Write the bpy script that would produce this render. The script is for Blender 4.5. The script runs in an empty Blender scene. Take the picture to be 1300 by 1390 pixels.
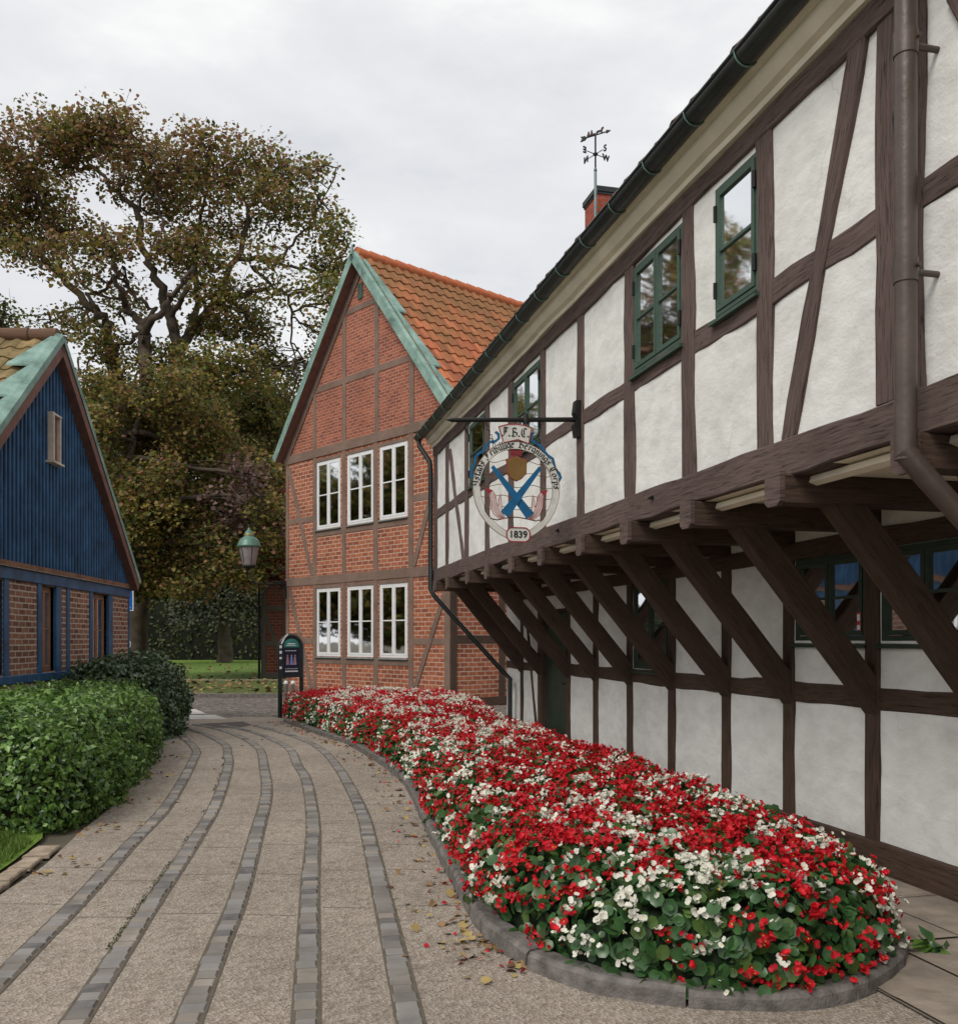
import bpy, math, random
import numpy as np
from mathutils import Vector, Matrix, noise
random.seed(11); rng = np.random.default_rng(11)
S = bpy.context.scene; C = S.collection
CX, HY, F, EYE = 650.0, 868.0, 1300.0, 1.6
def at(px, py, Y): return Vector(((px-CX)/F*Y, Y, EYE+(HY-py)/F*Y))
def gp(px, py, z=0.0):
    Y = (EYE-z)*F/(py-HY); return Vector(((px-CX)/F*Y, Y, z))
class Frame:
    """upright local frame of a building: x along its wall, y out of it"""
    def __init__(s, ax, ay, off):
        l = math.hypot(ax, ay); s.ax, s.ay = ax/l, ay/l
        s.nx, s.ny = -s.ay, s.ax; s.o = (off*s.nx, off*s.ny)
        s.rot = math.atan2(s.ay, s.ax)
    def ray(s, px, y=0.0):
        k = (px-CX)/F
        cx = -(s.o[0]*s.ax+s.o[1]*s.ay); cy = -(s.o[0]*s.nx+s.o[1]*s.ny)
        dx = k*s.ax+s.ay; dy = k*s.nx+s.ny
        t = (y-cy)/dy; return cx+t*dx, t
    def x(s, px, y=0.0): return s.ray(px, y)[0]
    def z(s, px, py, y=0.0): return EYE+(HY-py)/F*s.ray(px, y)[1]
    def world(s, x, y, z=0): return Vector((s.o[0]+x*s.ax+y*s.nx, s.o[1]+x*s.ay+y*s.ny, z))
# ---------- object helpers
def tag(o, label=None, cat=None, group=None, kind=None):
    if label: o['label'] = label
    if cat: o['category'] = cat
    if group: o['group'] = group
    if kind: o['kind'] = kind
    return o
def empty(name, loc, rz, label, cat, group=None):
    o = bpy.data.objects.new(name, None); C.objects.link(o); o.empty_display_size = .2
    o.location = loc; o.rotation_euler = (0, 0, rz); return tag(o, label, cat, group)
def copy_tree(o, parent=None):
    c = o.copy(); C.objects.link(c); c.parent = parent
    for ch in list(o.children): copy_tree(ch, c)
    return c
class MB:
    def __init__(s): s.v=[]; s.f=[]; s.m=[]; s.uv=[]; s.sm=[]
    def face(s, pts, mi=0, uv=None, sm=False):
        b=len(s.v); s.v+= [tuple(p) for p in pts]; s.f.append(tuple(range(b,b+len(pts)))); s.m.append(mi); s.sm.append(sm)
        s.uv += uv if uv else [(p[0],p[2]) for p in pts]
    def idx(s, vs, fs, mi=0, uvs=None, sm=False):
        b=len(s.v); s.v += [tuple(p) for p in vs]
        for i,f in enumerate(fs):
            s.f.append(tuple(b+j for j in f)); s.m.append(mi); s.sm.append(sm)
            s.uv += uvs[i] if uvs else [(vs[j][0],vs[j][2]) for j in f]
    def box(s, x0,x1,y0,y1,z0,z1, mi=0, bev=0.0):
        if x0>x1: x0,x1=x1,x0
        if y0>y1: y0,y1=y1,y0
        if z0>z1: z0,z1=z1,z0
        v=[(x,y,z) for z in (z0,z1) for y in (y0,y1) for x in (x0,x1)]
        s.idx(v,[(0,2,3,1),(4,5,7,6),(0,1,5,4),(2,6,7,3),(0,4,6,2),(1,3,7,5)],mi)
    def beam(s, p0, p1, w, d, out=(0,1,0), wob=0.0, seg=None, mi=0, bev=.008, w1=None):
        """timber from p0 to p1, w wide across, d deep along out (p is the middle of the back face)"""
        p0=Vector(p0); p1=Vector(p1); t=(p1-p0); L=t.length; t.normalize(); o=Vector(out).normalized()
        sd=t.cross(o).normalized(); n=seg or max(1,int(L/.22)) if wob else 1
        ph=random.random()*50; rings=[]
        for i in range(n+1):
            q=i/n; c=p0+t*(L*q); ww=w+(w1-w)*q if w1 else w
            a=wob*noise.noise(Vector((q*L*1.6,ph,0)))*1.6+wob*.6*noise.noise(Vector((q*L*7,ph,9)))
            b=wob*noise.noise(Vector((q*L*1.6,ph+20,0)))*1.6+wob*.6*noise.noise(Vector((q*L*7,ph,29)))
            dd=d+wob*.4*noise.noise(Vector((q*L*3,ph+5,5)))
            A=-ww/2-a; B=ww/2+b
            rings.append([c+sd*A, c+sd*A+o*(dd-bev), c+sd*(A+bev)+o*dd, c+sd*(B-bev)+o*dd, c+sd*B+o*(dd-bev), c+sd*B])
        vs=[v for r in rings for v in r]; fs=[]; uvs=[]
        pr=[0,d,d+bev,d+w,d+w+bev,2*d+w,2*d+2*w]
        u0=random.random()*20; v0=random.random()*20
        for i in range(n):
            for j in range(6):
                k=(j+1)%6; fs.append((i*6+j,i*6+k,(i+1)*6+k,(i+1)*6+j))
                ua=u0+L*i/n; ub=u0+L*(i+1)/n; uvs.append([(ua,v0+pr[j]),(ua,v0+pr[j+1]),(ub,v0+pr[j+1]),(ub,v0+pr[j])])
        fs.append((5,4,3,2,1,0)); uvs.append([(u0+.01*q,v0+.02*q) for q in range(6)])
        e=n*6; fs.append((e,e+1,e+2,e+3,e+4,e+5)); uvs.append([(u0+.01*q,v0+.02*q) for q in range(6)])
        s.idx(vs,fs,mi,uvs)
    def tube(s, pts, r, n=10, mi=0, cap=True, sm=True):
        pts=[Vector(p) for p in pts]; rs=r if isinstance(r,(list,tuple)) else [r]*len(pts)
        up=Vector((.13,.21,1)).normalized(); rings=[]
        for i,p in enumerate(pts):
            t=(pts[min(i+1,len(pts)-1)]-pts[max(i-1,0)])
            if t.length<1e-9: t=Vector((0,0,1))
            t.normalize(); a=t.cross(up)
            if a.length<.05: a=t.cross(Vector((1,0,0)))
            a.normalize(); b=t.cross(a); up=(up-t*up.dot(t)) if (up-t*up.dot(t)).length>.2 else up
            rings.append([p+(a*math.cos(2*math.pi*k/n)+b*math.sin(2*math.pi*k/n))*rs[i] for k in range(n)])
        vs=[v for q in rings for v in q]; fs=[]
        for i in range(len(pts)-1):
            for k in range(n):
                l=(k+1)%n; fs.append((i*n+k,i*n+l,(i+1)*n+l,(i+1)*n+k))
        s.idx(vs,fs,mi,None,sm)
        if cap: s.face(list(reversed(rings[0])),mi); s.face(rings[-1],mi)
    def lathe(s, c, prof, n=20, mi=0):
        c=Vector(c); vs=[]; fs=[]
        for r,z in prof:
            for k in range(n): vs.append(c+Vector((r*math.cos(2*math.pi*k/n), r*math.sin(2*math.pi*k/n), z)))
        for i in range(len(prof)-1):
            for k in range(n):
                l=(k+1)%n; fs.append((i*n+k,i*n+l,(i+1)*n+l,(i+1)*n+k))
        s.idx(vs,fs,mi,None,True)
    def prism(s, pts, y0, y1, mi=0, side=None):
        """outline in x,z pushed from y0 (front) to y1"""
        s.face([(x,y0,z) for x,z in pts],mi); s.face([(x,y1,z) for x,z in reversed(pts)],mi)
        n=len(pts)
        for i in range(n):
            a=pts[i]; b=pts[(i+1)%n]; s.face([(a[0],y0,a[1]),(a[0],y1,a[1]),(b[0],y1,b[1]),(b[0],y0,b[1])], mi if side is None else side)
    def stroke(s, pts, w, y0, y1, mi=0):
        """flat ribbon of width w (number or list) along a polyline in x,z"""
        n=len(pts); L=[];R=[]
        for i in range(n):
            a=pts[max(i-1,0)]; b=pts[min(i+1,n-1)]; dx=b[0]-a[0]; dz=b[1]-a[1]; l=math.hypot(dx,dz) or 1
            ww=(w[i] if isinstance(w,(list,tuple)) else w)/2
            L.append((pts[i][0]-dz/l*ww, pts[i][1]+dx/l*ww)); R.append((pts[i][0]+dz/l*ww, pts[i][1]-dx/l*ww))
        for i in range(n-1):
            s.face([(L[i][0],y0,L[i][1]),(R[i][0],y0,R[i][1]),(R[i+1][0],y0,R[i+1][1]),(L[i+1][0],y0,L[i+1][1])],mi)
            s.face([(L[i][0],y1,L[i][1]),(L[i+1][0],y1,L[i+1][1]),(R[i+1][0],y1,R[i+1][1]),(R[i][0],y1,R[i][1])],mi)
            for P in (L,R): s.face([(P[i][0],y0,P[i][1]),(P[i][0],y1,P[i][1]),(P[i+1][0],y1,P[i+1][1]),(P[i+1][0],y0,P[i+1][1])],mi)
    def build(s, name, mats, parent=None, label=None, loc=None):
        me=bpy.data.meshes.new(name); me.from_pydata(s.v,[],s.f)
        if not isinstance(mats,(list,tuple)): mats=[mats]
        for m in mats: me.materials.append(m)
        me.polygons.foreach_set('material_index', s.m); me.polygons.foreach_set('use_smooth', s.sm)
        uv=me.uv_layers.new(name='UVMap'); uv.data.foreach_set('uv', [c for p in s.uv for c in p])
        me.update(); o=bpy.data.objects.new(name, me); C.objects.link(o); o.parent=parent
        if label: o['label']=label
        if loc: o.location=loc
        return o
def struct(name, mb, mats, kind='structure', label=None):
    o=mb.build(name, mats); o['kind']=kind
    if label: o['label']=label
    return o
def tri_mesh(name, V, T, MI, mats, parent=None, smooth=False):
    me=bpy.data.meshes.new(name); n=len(T)
    me.vertices.add(len(V)); me.vertices.foreach_set('co', np.asarray(V,dtype=np.float32).ravel())
    me.loops.add(n*3); me.loops.foreach_set('vertex_index', np.asarray(T,dtype=np.int32).ravel())
    me.polygons.add(n); me.polygons.foreach_set('loop_start', np.arange(0,n*3,3,dtype=np.int32))
    for m in mats: me.materials.append(m)
    me.polygons.foreach_set('material_index', np.asarray(MI,dtype=np.int32))
    if smooth: me.polygons.foreach_set('use_smooth', np.ones(n,dtype=bool))
    me.update(calc_edges=True); me.validate()
    o=bpy.data.objects.new(name, me); C.objects.link(o); o.parent=parent; return o
def inst(TV, TF, P, N, sc, jit=.5):
    """place template (x right, y along, z up) at P with z near N"""
    n=len(P); N=N+rng.normal(0,jit,(n,3)); N/=np.linalg.norm(N,axis=1,keepdims=True)+1e-9
    R=rng.normal(0,1,(n,3)); X=np.cross(R,N); X/=np.linalg.norm(X,axis=1,keepdims=True)+1e-9; Y=np.cross(N,X)
    TV=np.asarray(TV,float); sc=np.asarray(sc).reshape(-1,1,1)
    V=(TV[None,:,0,None]*X[:,None,:]+TV[None,:,1,None]*Y[:,None,:]+TV[None,:,2,None]*N[:,None,:])*sc+P[:,None,:]
    T=np.asarray(TF)[None,:,:]+ (np.arange(n)*len(TV))[:,None,None]
    return V.reshape(-1,3), T.reshape(-1,3)
class Soup:
    def __init__(s): s.V=[];s.T=[];s.M=[];s.n=0
    def add(s, V, T, mi):
        if len(V)==0: return
        s.V.append(V); s.T.append(T+s.n); s.M.append(np.broadcast_to(np.asarray(mi),(len(T),)).copy()); s.n+=len(V)
    def addmb(s, mb, mi=0):
        V=np.array(mb.v,float); T=[]; 
        for f in mb.f:
            for i in range(1,len(f)-1): T.append((f[0],f[i],f[i+1]))
        s.add(V,np.array(T),mi)
    def build(s,name,mats,parent=None,smooth=False): return tri_mesh(name,np.concatenate(s.V),np.concatenate(s.T),np.concatenate(s.M),mats,parent,smooth)
LEAF=([(0,0,0),(-.32,.45,.09),(0,1,-.06),(.32,.45,.09)],[(0,2,1),(0,3,2)])
MAPLE=([(0,0,0),(-.5,.25,.08),(-.35,.75,0),(0,1.05,-.1),(.35,.75,0),(.5,.25,.08)],[(0,5,4),(0,4,3),(0,3,2),(0,2,1)])
ROUND=([(0,.45,-.06)]+[(.5*math.cos(a)*(1 if a!=0 else 1),.5+.5*math.sin(a),.06) for a in [i*math.pi/3.5-math.pi/2+.35 for i in range(7)]],[(0,1+i,1+(i+1)%7) for i in range(7)])
# ---------- materials
def nodes(m): m.use_nodes=True; nt=m.node_tree; nt.nodes.clear(); return nt
def nd(nt, t, props=None, **inp):
    n=nt.nodes.new(t)
    for k,v in (props or {}).items(): setattr(n,k,v)
    for k,v in inp.items():
        key=int(k[1:]) if k[0]=='i' and k[1:].isdigit() else k.replace('_',' ')
        if hasattr(v,'is_output') or isinstance(v,bpy.types.NodeSocket): nt.links.new(v,n.inputs[key])
        else: n.inputs[key].default_value=v
    return n
def c4(c): return (c[0],c[1],c[2],1)
def ramp(nt, fac, stops):
    r=nt.nodes.new('ShaderNodeValToRGB'); nt.links.new(fac,r.inputs[0]); e=r.color_ramp.elements
    while len(e)<len(stops): e.new(.5)
    for q,(p,c) in zip(e,stops): q.position=p; q.color=c4(c) if len(c)==3 else c
    return r.outputs[0]
def mix(nt, fac, a, b, mode='MIX'):
    n=nt.nodes.new('ShaderNodeMix'); n.data_type='RGBA'; n.blend_type=mode
    for i,v in ((0,fac),(6,a),(7,b)):
        if isinstance(v,bpy.types.NodeSocket): nt.links.new(v,n.inputs[i])
        elif i==0: n.inputs[0].default_value=v
        else: n.inputs[i].default_value=c4(v)
    return n.outputs[2]
def coords(nt, kind='Object', scale=(1,1,1), rot=(0,0,0)):
    tc=nt.nodes.new('ShaderNodeTexCoord'); mp=nd(nt,'ShaderNodeMapping',None,Scale=scale,Rotation=rot); nt.links.new(tc.outputs[kind],mp.inputs[0]); return mp.outputs[0]
def noi(nt, vec, scale, detail=4, rough=.55, w=None): return nd(nt,'ShaderNodeTexNoise',None,Vector=vec,Scale=scale,Detail=float(detail),Roughness=rough).outputs['Fac']
def bump(nt, h, dist=.01, strength=1.0, nrm=None):
    b=nd(nt,'ShaderNodeBump',None,Height=h,Distance=dist,Strength=strength)
    if nrm: nt.links.new(nrm,b.inputs['Normal'])
    return b.outputs[0]
def out(nt, sh): o=nt.nodes.new('ShaderNodeOutputMaterial'); nt.links.new(sh,o.inputs[0])
def pbr(nt, col, rough=.8, nrm=None, metal=0.0, spec=.3):
    p=nd(nt,'ShaderNodeBsdfPrincipled')
    for k,v in (('Base Color',col),('Roughness',rough),('Metallic',metal),('Specular IOR Level',spec)):
        if isinstance(v,bpy.types.NodeSocket): nt.links.new(v,p.inputs[k])
        else: p.inputs[k].default_value = c4(v) if k=='Base Color' else v
    if nrm: nt.links.new(nrm,p.inputs['Normal'])
    return p
def simple(name, col, rough=.6, metal=0.0, var=.18, scale=8, spec=.3, bmp=.003):
    m=bpy.data.materials.new(name); nt=nodes(m); v=coords(nt); n=noi(nt,v,scale,5)
    c=ramp(nt,n,[(.3,[x*(1-var) for x in col]),(.7,[min(1,x*(1+var)) for x in col])])
    out(nt,pbr(nt,c,rough,bump(nt,noi(nt,v,scale*5,3),bmp),metal,spec).outputs[0]); return m
def timber(name, col, crack=.5, var=.35):
    m=bpy.data.materials.new(name); nt=nodes(m); v=coords(nt,'UV',(1.3,16,1)); g=noi(nt,v,3.0,8,.7)
    v2=coords(nt,'UV',(3,55,1)); g2=noi(nt,v2,1.5,5,.7); lg=noi(nt,coords(nt,'Object'),1.7,3)
    c=ramp(nt,g,[(.25,[x*(1-var) for x in col]),(.5,col),(.75,[x*(1+var) for x in col])])
    ck=ramp(nt,g2,[(.33,(.1,.1,.1)),(.43,(1,1,1))])
    c=mix(nt,crack,c,mix(nt,1,c,ck,'MULTIPLY')); c=mix(nt,.3,c,ramp(nt,lg,[(.35,[x*.55 for x in col]),(.65,[x*1.45 for x in col])]))
    out(nt,pbr(nt,c,.82,bump(nt,mix(nt,.5,g,ck),.016,.9),0,.25).outputs[0]); return m
def plaster(name, col, dirt):
    m=bpy.data.materials.new(name); nt=nodes(m); v=coords(nt); vs=coords(nt,'Object',(1,1,1.8),(0,.5,0))
    big=noi(nt,v,1.1,5,.6); mid=noi(nt,vs,4.5,6,.6); fine=noi(nt,v,60,4,.6)
    c=ramp(nt,big,[(.3,dirt),(.62,col)]); c=mix(nt,.45,c,ramp(nt,mid,[(.3,dirt),(.6,[min(1,x*1.12) for x in col])]))
    st=ramp(nt,noi(nt,coords(nt,'Object',(1,1,.25)),9,6,.7),[(.27,(.45,.42,.37)),(.36,(1,1,1))]); c=mix(nt,.35,c,st,'MULTIPLY')
    ck=nd(nt,'ShaderNodeTexVoronoi',{'feature':'DISTANCE_TO_EDGE'},Vector=mix(nt,.25,v,nd(nt,'ShaderNodeTexNoise',None,Vector=v,Scale=3.0,Detail=5.0).outputs['Color']),Scale=1.7).outputs['Distance']; cm=ramp(nt,noi(nt,v,.8,3),[(.5,(1,1,1)),(.62,(0,0,0))]); cl=ramp(nt,ck,[(.0,(.72,.70,.68)),(.005,(1,1,1))]); c=mix(nt,.75,c,mix(nt,1,c,mix(nt,cm,cl,(1,1,1)),'MULTIPLY')); b=bump(nt,mid,.022,.5); b=bump(nt,fine,.004,.5,b); out(nt,pbr(nt,c,.9,b,0,.2).outputs[0]); return m
def brick(name, ca, cb, mortar, bw=.26, rh=.1, ms=.012, off=(0,0,0), dark=.35, axis='xz'):
    m=bpy.data.materials.new(name); nt=nodes(m); tc=nt.nodes.new('ShaderNodeTexCoord'); sp=nd(nt,'ShaderNodeSeparateXYZ',None,Vector=tc.outputs['Object'])
    s=nd(nt,'ShaderNodeMath',{'operation':'ADD'},i0=sp.outputs[0],i1=sp.outputs[1]).outputs[0]
    wob=noi(nt,tc.outputs['Object'],3.0,2); wob=nd(nt,'ShaderNodeMath',{'operation':'MULTIPLY'},i0=wob,i1=.02).outputs[0]
    zz=nd(nt,'ShaderNodeMath',{'operation':'ADD'},i0=sp.outputs[2],i1=wob).outputs[0]
    cv=nd(nt,'ShaderNodeCombineXYZ',None,X=s,Y=zz,Z=0.0)
    br=nd(nt,'ShaderNodeTexBrick',{'offset':.5,'squash':1.0},Vector=cv.outputs[0],Color1=c4(ca),Color2=c4(cb),Mortar=c4(mortar),Scale=1.0,Mortar_Size=ms,Mortar_Smooth=.25,Bias=-.1,Brick_Width=bw,Row_Height=rh)
    v=tc.outputs['Object']; n1=noi(nt,v,14,5,.7); n2=noi(nt,v,.9,4)
    c=mix(nt,.55,br.outputs[0],mix(nt,1,br.outputs[0],ramp(nt,n1,[(.3,(.45,.45,.45)),(.65,(1.3,1.25,1.2))]),'MULTIPLY'))
    c=mix(nt,dark,c,mix(nt,1,c,ramp(nt,n2,[(.3,(.5,.45,.45)),(.65,(1.15,1.12,1.1))]),'MULTIPLY'))
    inv=nd(nt,'ShaderNodeMath',{'operation':'SUBTRACT'},i0=1.0,i1=br.outputs['Fac']).outputs[0]
    b=bump(nt,inv,.008,.8); b=bump(nt,n1,.004,.6,b); out(nt,pbr(nt,c,.88,b,0,.2).outputs[0]); return m
def foliage(name, col, var=.4, trans=.35, rough=.5, spec=.3, sc=6):
    m=bpy.data.materials.new(name); nt=nodes(m); v=coords(nt); n=noi(nt,v,sc,3)
    c=ramp(nt,n,[(.3,[x*(1-var) for x in col]),(.7,[x*(1+var) for x in col])])
    p=pbr(nt,c,rough,None,0,spec); t=nd(nt,'ShaderNodeBsdfTranslucent',None,Color=c); x=nd(nt,'ShaderNodeMixShader',None,i0=trans,i1=p.outputs[0],i2=t.outputs[0]); out(nt,x.outputs[0]); return m
def tiles(name, ca, cb, moss, tw, th):
    m=bpy.data.materials.new(name); nt=nodes(m); tc=nt.nodes.new('ShaderNodeTexCoord'); sp=nd(nt,'ShaderNodeSeparateXYZ',None,Vector=tc.outputs['UV'])
    fx=nd(nt,'ShaderNodeMath',{'operation':'FLOOR'},i0=nd(nt,'ShaderNodeMath',{'operation':'DIVIDE'},i0=sp.outputs[0],i1=tw).outputs[0]).outputs[0]
    fy=nd(nt,'ShaderNodeMath',{'operation':'FLOOR'},i0=nd(nt,'ShaderNodeMath',{'operation':'DIVIDE'},i0=sp.outputs[1],i1=th).outputs[0]).outputs[0]
    wn=nd(nt,'ShaderNodeTexWhiteNoise',{'noise_dimensions':'2D'},Vector=nd(nt,'ShaderNodeCombineXYZ',None,X=fx,Y=fy,Z=0.0).outputs[0]).outputs[0]
    c=ramp(nt,wn,[(0,cb),(.5,ca),(1,[min(1,x*1.3) for x in ca])]); v=tc.outputs['UV']
    mn=noi(nt,v,1.1,6,.7); my=nd(nt,'ShaderNodeMath',{'operation':'MULTIPLY_ADD'},i0=sp.outputs[1],i1=-.055,i2=mn).outputs[0]
    c=mix(nt,ramp(nt,my,[(.20,(0,0,0)),(.45,(.8,.8,.8))]),c,moss); c=mix(nt,.5,c,mix(nt,1,c,ramp(nt,noi(nt,v,30,4),[(.3,(.5,.5,.5)),(.7,(1.3,1.3,1.3))]),'MULTIPLY'))
    out(nt,pbr(nt,c,.85,bump(nt,noi(nt,v,40,3),.004),0,.2).outputs[0]); return m
MT={}
MT['plaster']=plaster('lime_plaster',(.78,.77,.735),(.60,.585,.55))
MT['cream']=simple('cream_paint',(.80,.73,.60),.75,var=.12,scale=3)
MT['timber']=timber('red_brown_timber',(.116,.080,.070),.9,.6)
MT['timber_shaded']=timber('shaded_brown_timber',(.072,.045,.032),.8,.6)  # darker copy of the frame timber, shade under the jetty put into its colour
MT['timber_brick']=timber('grey_brown_timber',(.20,.135,.105),.4,.2)
MT['timber_grey']=timber('grey_timber',(.10,.095,.08),.4,.2)
MT['brick']=brick('red_brick',(.43,.145,.075),(.23,.072,.045),(.52,.38,.29),.27,.107,.0135)
MT['brick_gable']=brick('gable_brick',(.40,.125,.070),(.22,.065,.045),(.40,.27,.21),.23,.080,.011)
MT['brick_brown']=brick('brown_brick',(.31,.15,.095),(.14,.068,.048),(.50,.41,.34),.235,.085,.012)
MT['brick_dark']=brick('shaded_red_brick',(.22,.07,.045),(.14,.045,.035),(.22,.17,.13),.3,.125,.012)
MT['chimney_brick']=brick('chimney_brick',(.46,.10,.06),(.34,.07,.045),(.28,.18,.14),.22,.075,.008)
MT['green_paint']=simple('green_window_paint',(.043,.082,.058),.45,var=.15,spec=.4)
MT['green_dark']=simple('dark_green_paint',(.028,.046,.030),.5,var=.2,spec=.35)
MT['white_paint']=simple('white_window_paint',(.74,.74,.73),.45,var=.06,spec=.4)
MT['grey_sill']=simple('zinc_sill',(.20,.26,.26),.5,.3)
MT['blue']=simple('blue_paint',(.026,.082,.170),.5,var=.45,scale=3,spec=.35)
MT['barge']=simple('red_brown_board',(.17,.082,.065),.7,var=.22)
MT['tan_wood']=simple('orange_brown_wood',(.24,.125,.075),.55,var=.2)
MT['iron']=simple('black_iron',(.018,.018,.018),.5,.4)
MT['pipe']=simple('brown_painted_pipe',(.088,.064,.053),.42,.2,var=.25,scale=4,spec=.5)
MT['gutter']=simple('dark_gutter_metal',(.040,.046,.044),.38,.5,var=.3,scale=3,spec=.5)
MT['soldering']=simple('verdigris_joint',(.16,.26,.22),.6,.3)
MT['slate']=simple('dark_roof_tile',(.05,.045,.04),.8)
def copper():
    m=bpy.data.materials.new('verdigris_copper'); nt=nodes(m); v=coords(nt,'Object',(1,1,1)); n=noi(nt,v,2.2,8,.7)
    c=ramp(nt,n,[(.28,(.08,.11,.095)),(.42,(.16,.26,.22)),(.6,(.26,.39,.335)),(.8,(.37,.48,.43))]); out(nt,pbr(nt,c,.65,bump(nt,noi(nt,v,20,4),.004),.15,.35).outputs[0]); return m
MT['copper']=copper()
MT['tile_red']=tiles('red_pantile',(.46,.145,.065),(.27,.09,.048),(.20,.115,.05),.30,.40)
MT['tile_tan']=tiles('tan_pantile',(.48,.31,.15),(.33,.19,.10),(.13,.11,.05),.26,.34)
MT['tile_dark']=tiles('brown_pantile',(.16,.09,.06),(.10,.06,.04),(.08,.07,.04),.26,.34)
MT['interior']=simple('dark_room',(.035,.032,.03),.9)
MT['curtain']=simple('pale_curtain',(.40,.38,.34),.9)
MT['flower_white']=foliage('white_petals',(.80,.78,.68),.12,.25,.6,.2,20)
MT['flower_red']=foliage('red_petals',(.60,.012,.022),.35,.25,.5,.3,30)
MT['flower_deep']=foliage('deep_red_petals',(.44,.008,.018),.3,.2,.5,.3,30)
MT['flower_yellow']=foliage('yellow_centres',(.6,.45,.05),.2,.1)
MT['leaf_begonia']=foliage('begonia_leaf',(.045,.115,.034),.5,.18,.32,.5,9)
MT['leaf_begonia2']=foliage('begonia_leaf_light',(.085,.15,.035),.4,.25,.35,.5,9)
MT['hedge_a']=foliage('hedge_leaf',(.10,.19,.035),.4,.2,.33,.5,9)
MT['hedge_b']=foliage('hedge_leaf_light',(.19,.31,.075),.3,.28,.35,.5,9)
MT['hedge_c']=foliage('hedge_leaf_dark',(.045,.10,.028),.4,.15,.33,.5,9)
MT['laurel_a']=foliage('dark_shrub_leaf',(.052,.088,.036),.35,.1,.35,.5)
MT['laurel_b']=foliage('grey_shrub_leaf',(.12,.165,.085),.3,.1,.3,.6)
MT['twig']=simple('twigs',(.030,.024,.016),.9)
MT['soil']=simple('dark_soil',(.028,.020,.014),.95)
MT['bark']=simple('bark',(.085,.066,.048),.9,var=.45,scale=2.5,bmp=.02)
MT['m_green']=foliage('maple_green',(.145,.165,.036),.4,.4)
MT['m_olive']=foliage('maple_olive',(.29,.225,.06),.35,.4)
MT['m_brown']=foliage('maple_brown',(.31,.18,.085),.35,.4)
MT['m_rust']=foliage('maple_rust',(.29,.14,.095),.35,.4)
MT['m_dark']=foliage('deep_green',(.060,.072,.022),.4,.3)
MT['m_yellow']=foliage('yellow_leaf',(.24,.17,.035),.3,.4)
MT['purple']=foliage('purple_leaf',(.12,.06,.055),.35,.3)
MT['purple_light']=foliage('mauve_leaf',(.24,.16,.14),.3,.3)
MT['ivy_red']=foliage('red_creeper',(.14,.010,.014),.4,.3)
MT['lime']=foliage('lime_leaf',(.20,.25,.05),.3,.5)
def glass():
    m=bpy.data.materials.new('window_glass'); nt=nodes(m); v=coords(nt,'Object'); b=bump(nt,noi(nt,v,1.6,2),.006,.35)
    g=nd(nt,'ShaderNodeBsdfGlossy',None,Roughness=.035,Color=(.9,.92,.93,1)); nt.links.new(b,g.inputs['Normal'])
    t=nd(nt,'ShaderNodeBsdfTransparent',None,Color=(.72,.76,.74,1)); fr=nd(nt,'ShaderNodeFresnel',None,IOR=1.75)
    x=nd(nt,'ShaderNodeMixShader',None,i0=fr.outputs[0],i1=t.outputs[0],i2=g.outputs[0]); out(nt,x.outputs[0]); return m
MT['glass']=glass()
# ---------- building helpers (all in the building's local frame)
def wall_panel(mb, x0,x1,z0,z1,y,holes=(),step=.6,bulge=0.0,mi=0,ax='x'):
    xs=sorted({x0,x1,*[h[i] for h in holes for i in (0,1) if x0<h[i]<x1]}); zs=sorted({z0,z1,*[h[i] for h in holes for i in (2,3) if z0<h[i]<z1]})
    def sub(a):
        r=[a[0]]
        for p,q in zip(a,a[1:]):
            n=max(1,int(round((q-p)/step))); r+=[p+(q-p)*(i+1)/n for i in range(n)]
        return r
    xs=sub(xs); zs=sub(zs); nx=len(xs); vs=[]
    for z in zs:
        for x in xs:
            b=bulge*(noise.noise(Vector((x*2.3,z*2.3,y)))+.5*noise.noise(Vector((x*6,z*6,y+3)))) if bulge else 0
            vs.append((x,y+b,z) if ax=='x' else (y+b,x,z))
    fs=[]
    for j in range(len(zs)-1):
        for i in range(nx-1):
            mx=(xs[i]+xs[i+1])/2; mz=(zs[j]+zs[j+1])/2
            if any(h[0]<mx<h[1] and h[2]<mz<h[3] for h in holes): continue
            q=(j*nx+i,(j+1)*nx+i,(j+1)*nx+i+1,j*nx+i+1); fs.append(q if ax=='x' else q[::-1])
    mb.idx(vs,fs,mi,None,bulge>0)
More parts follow.
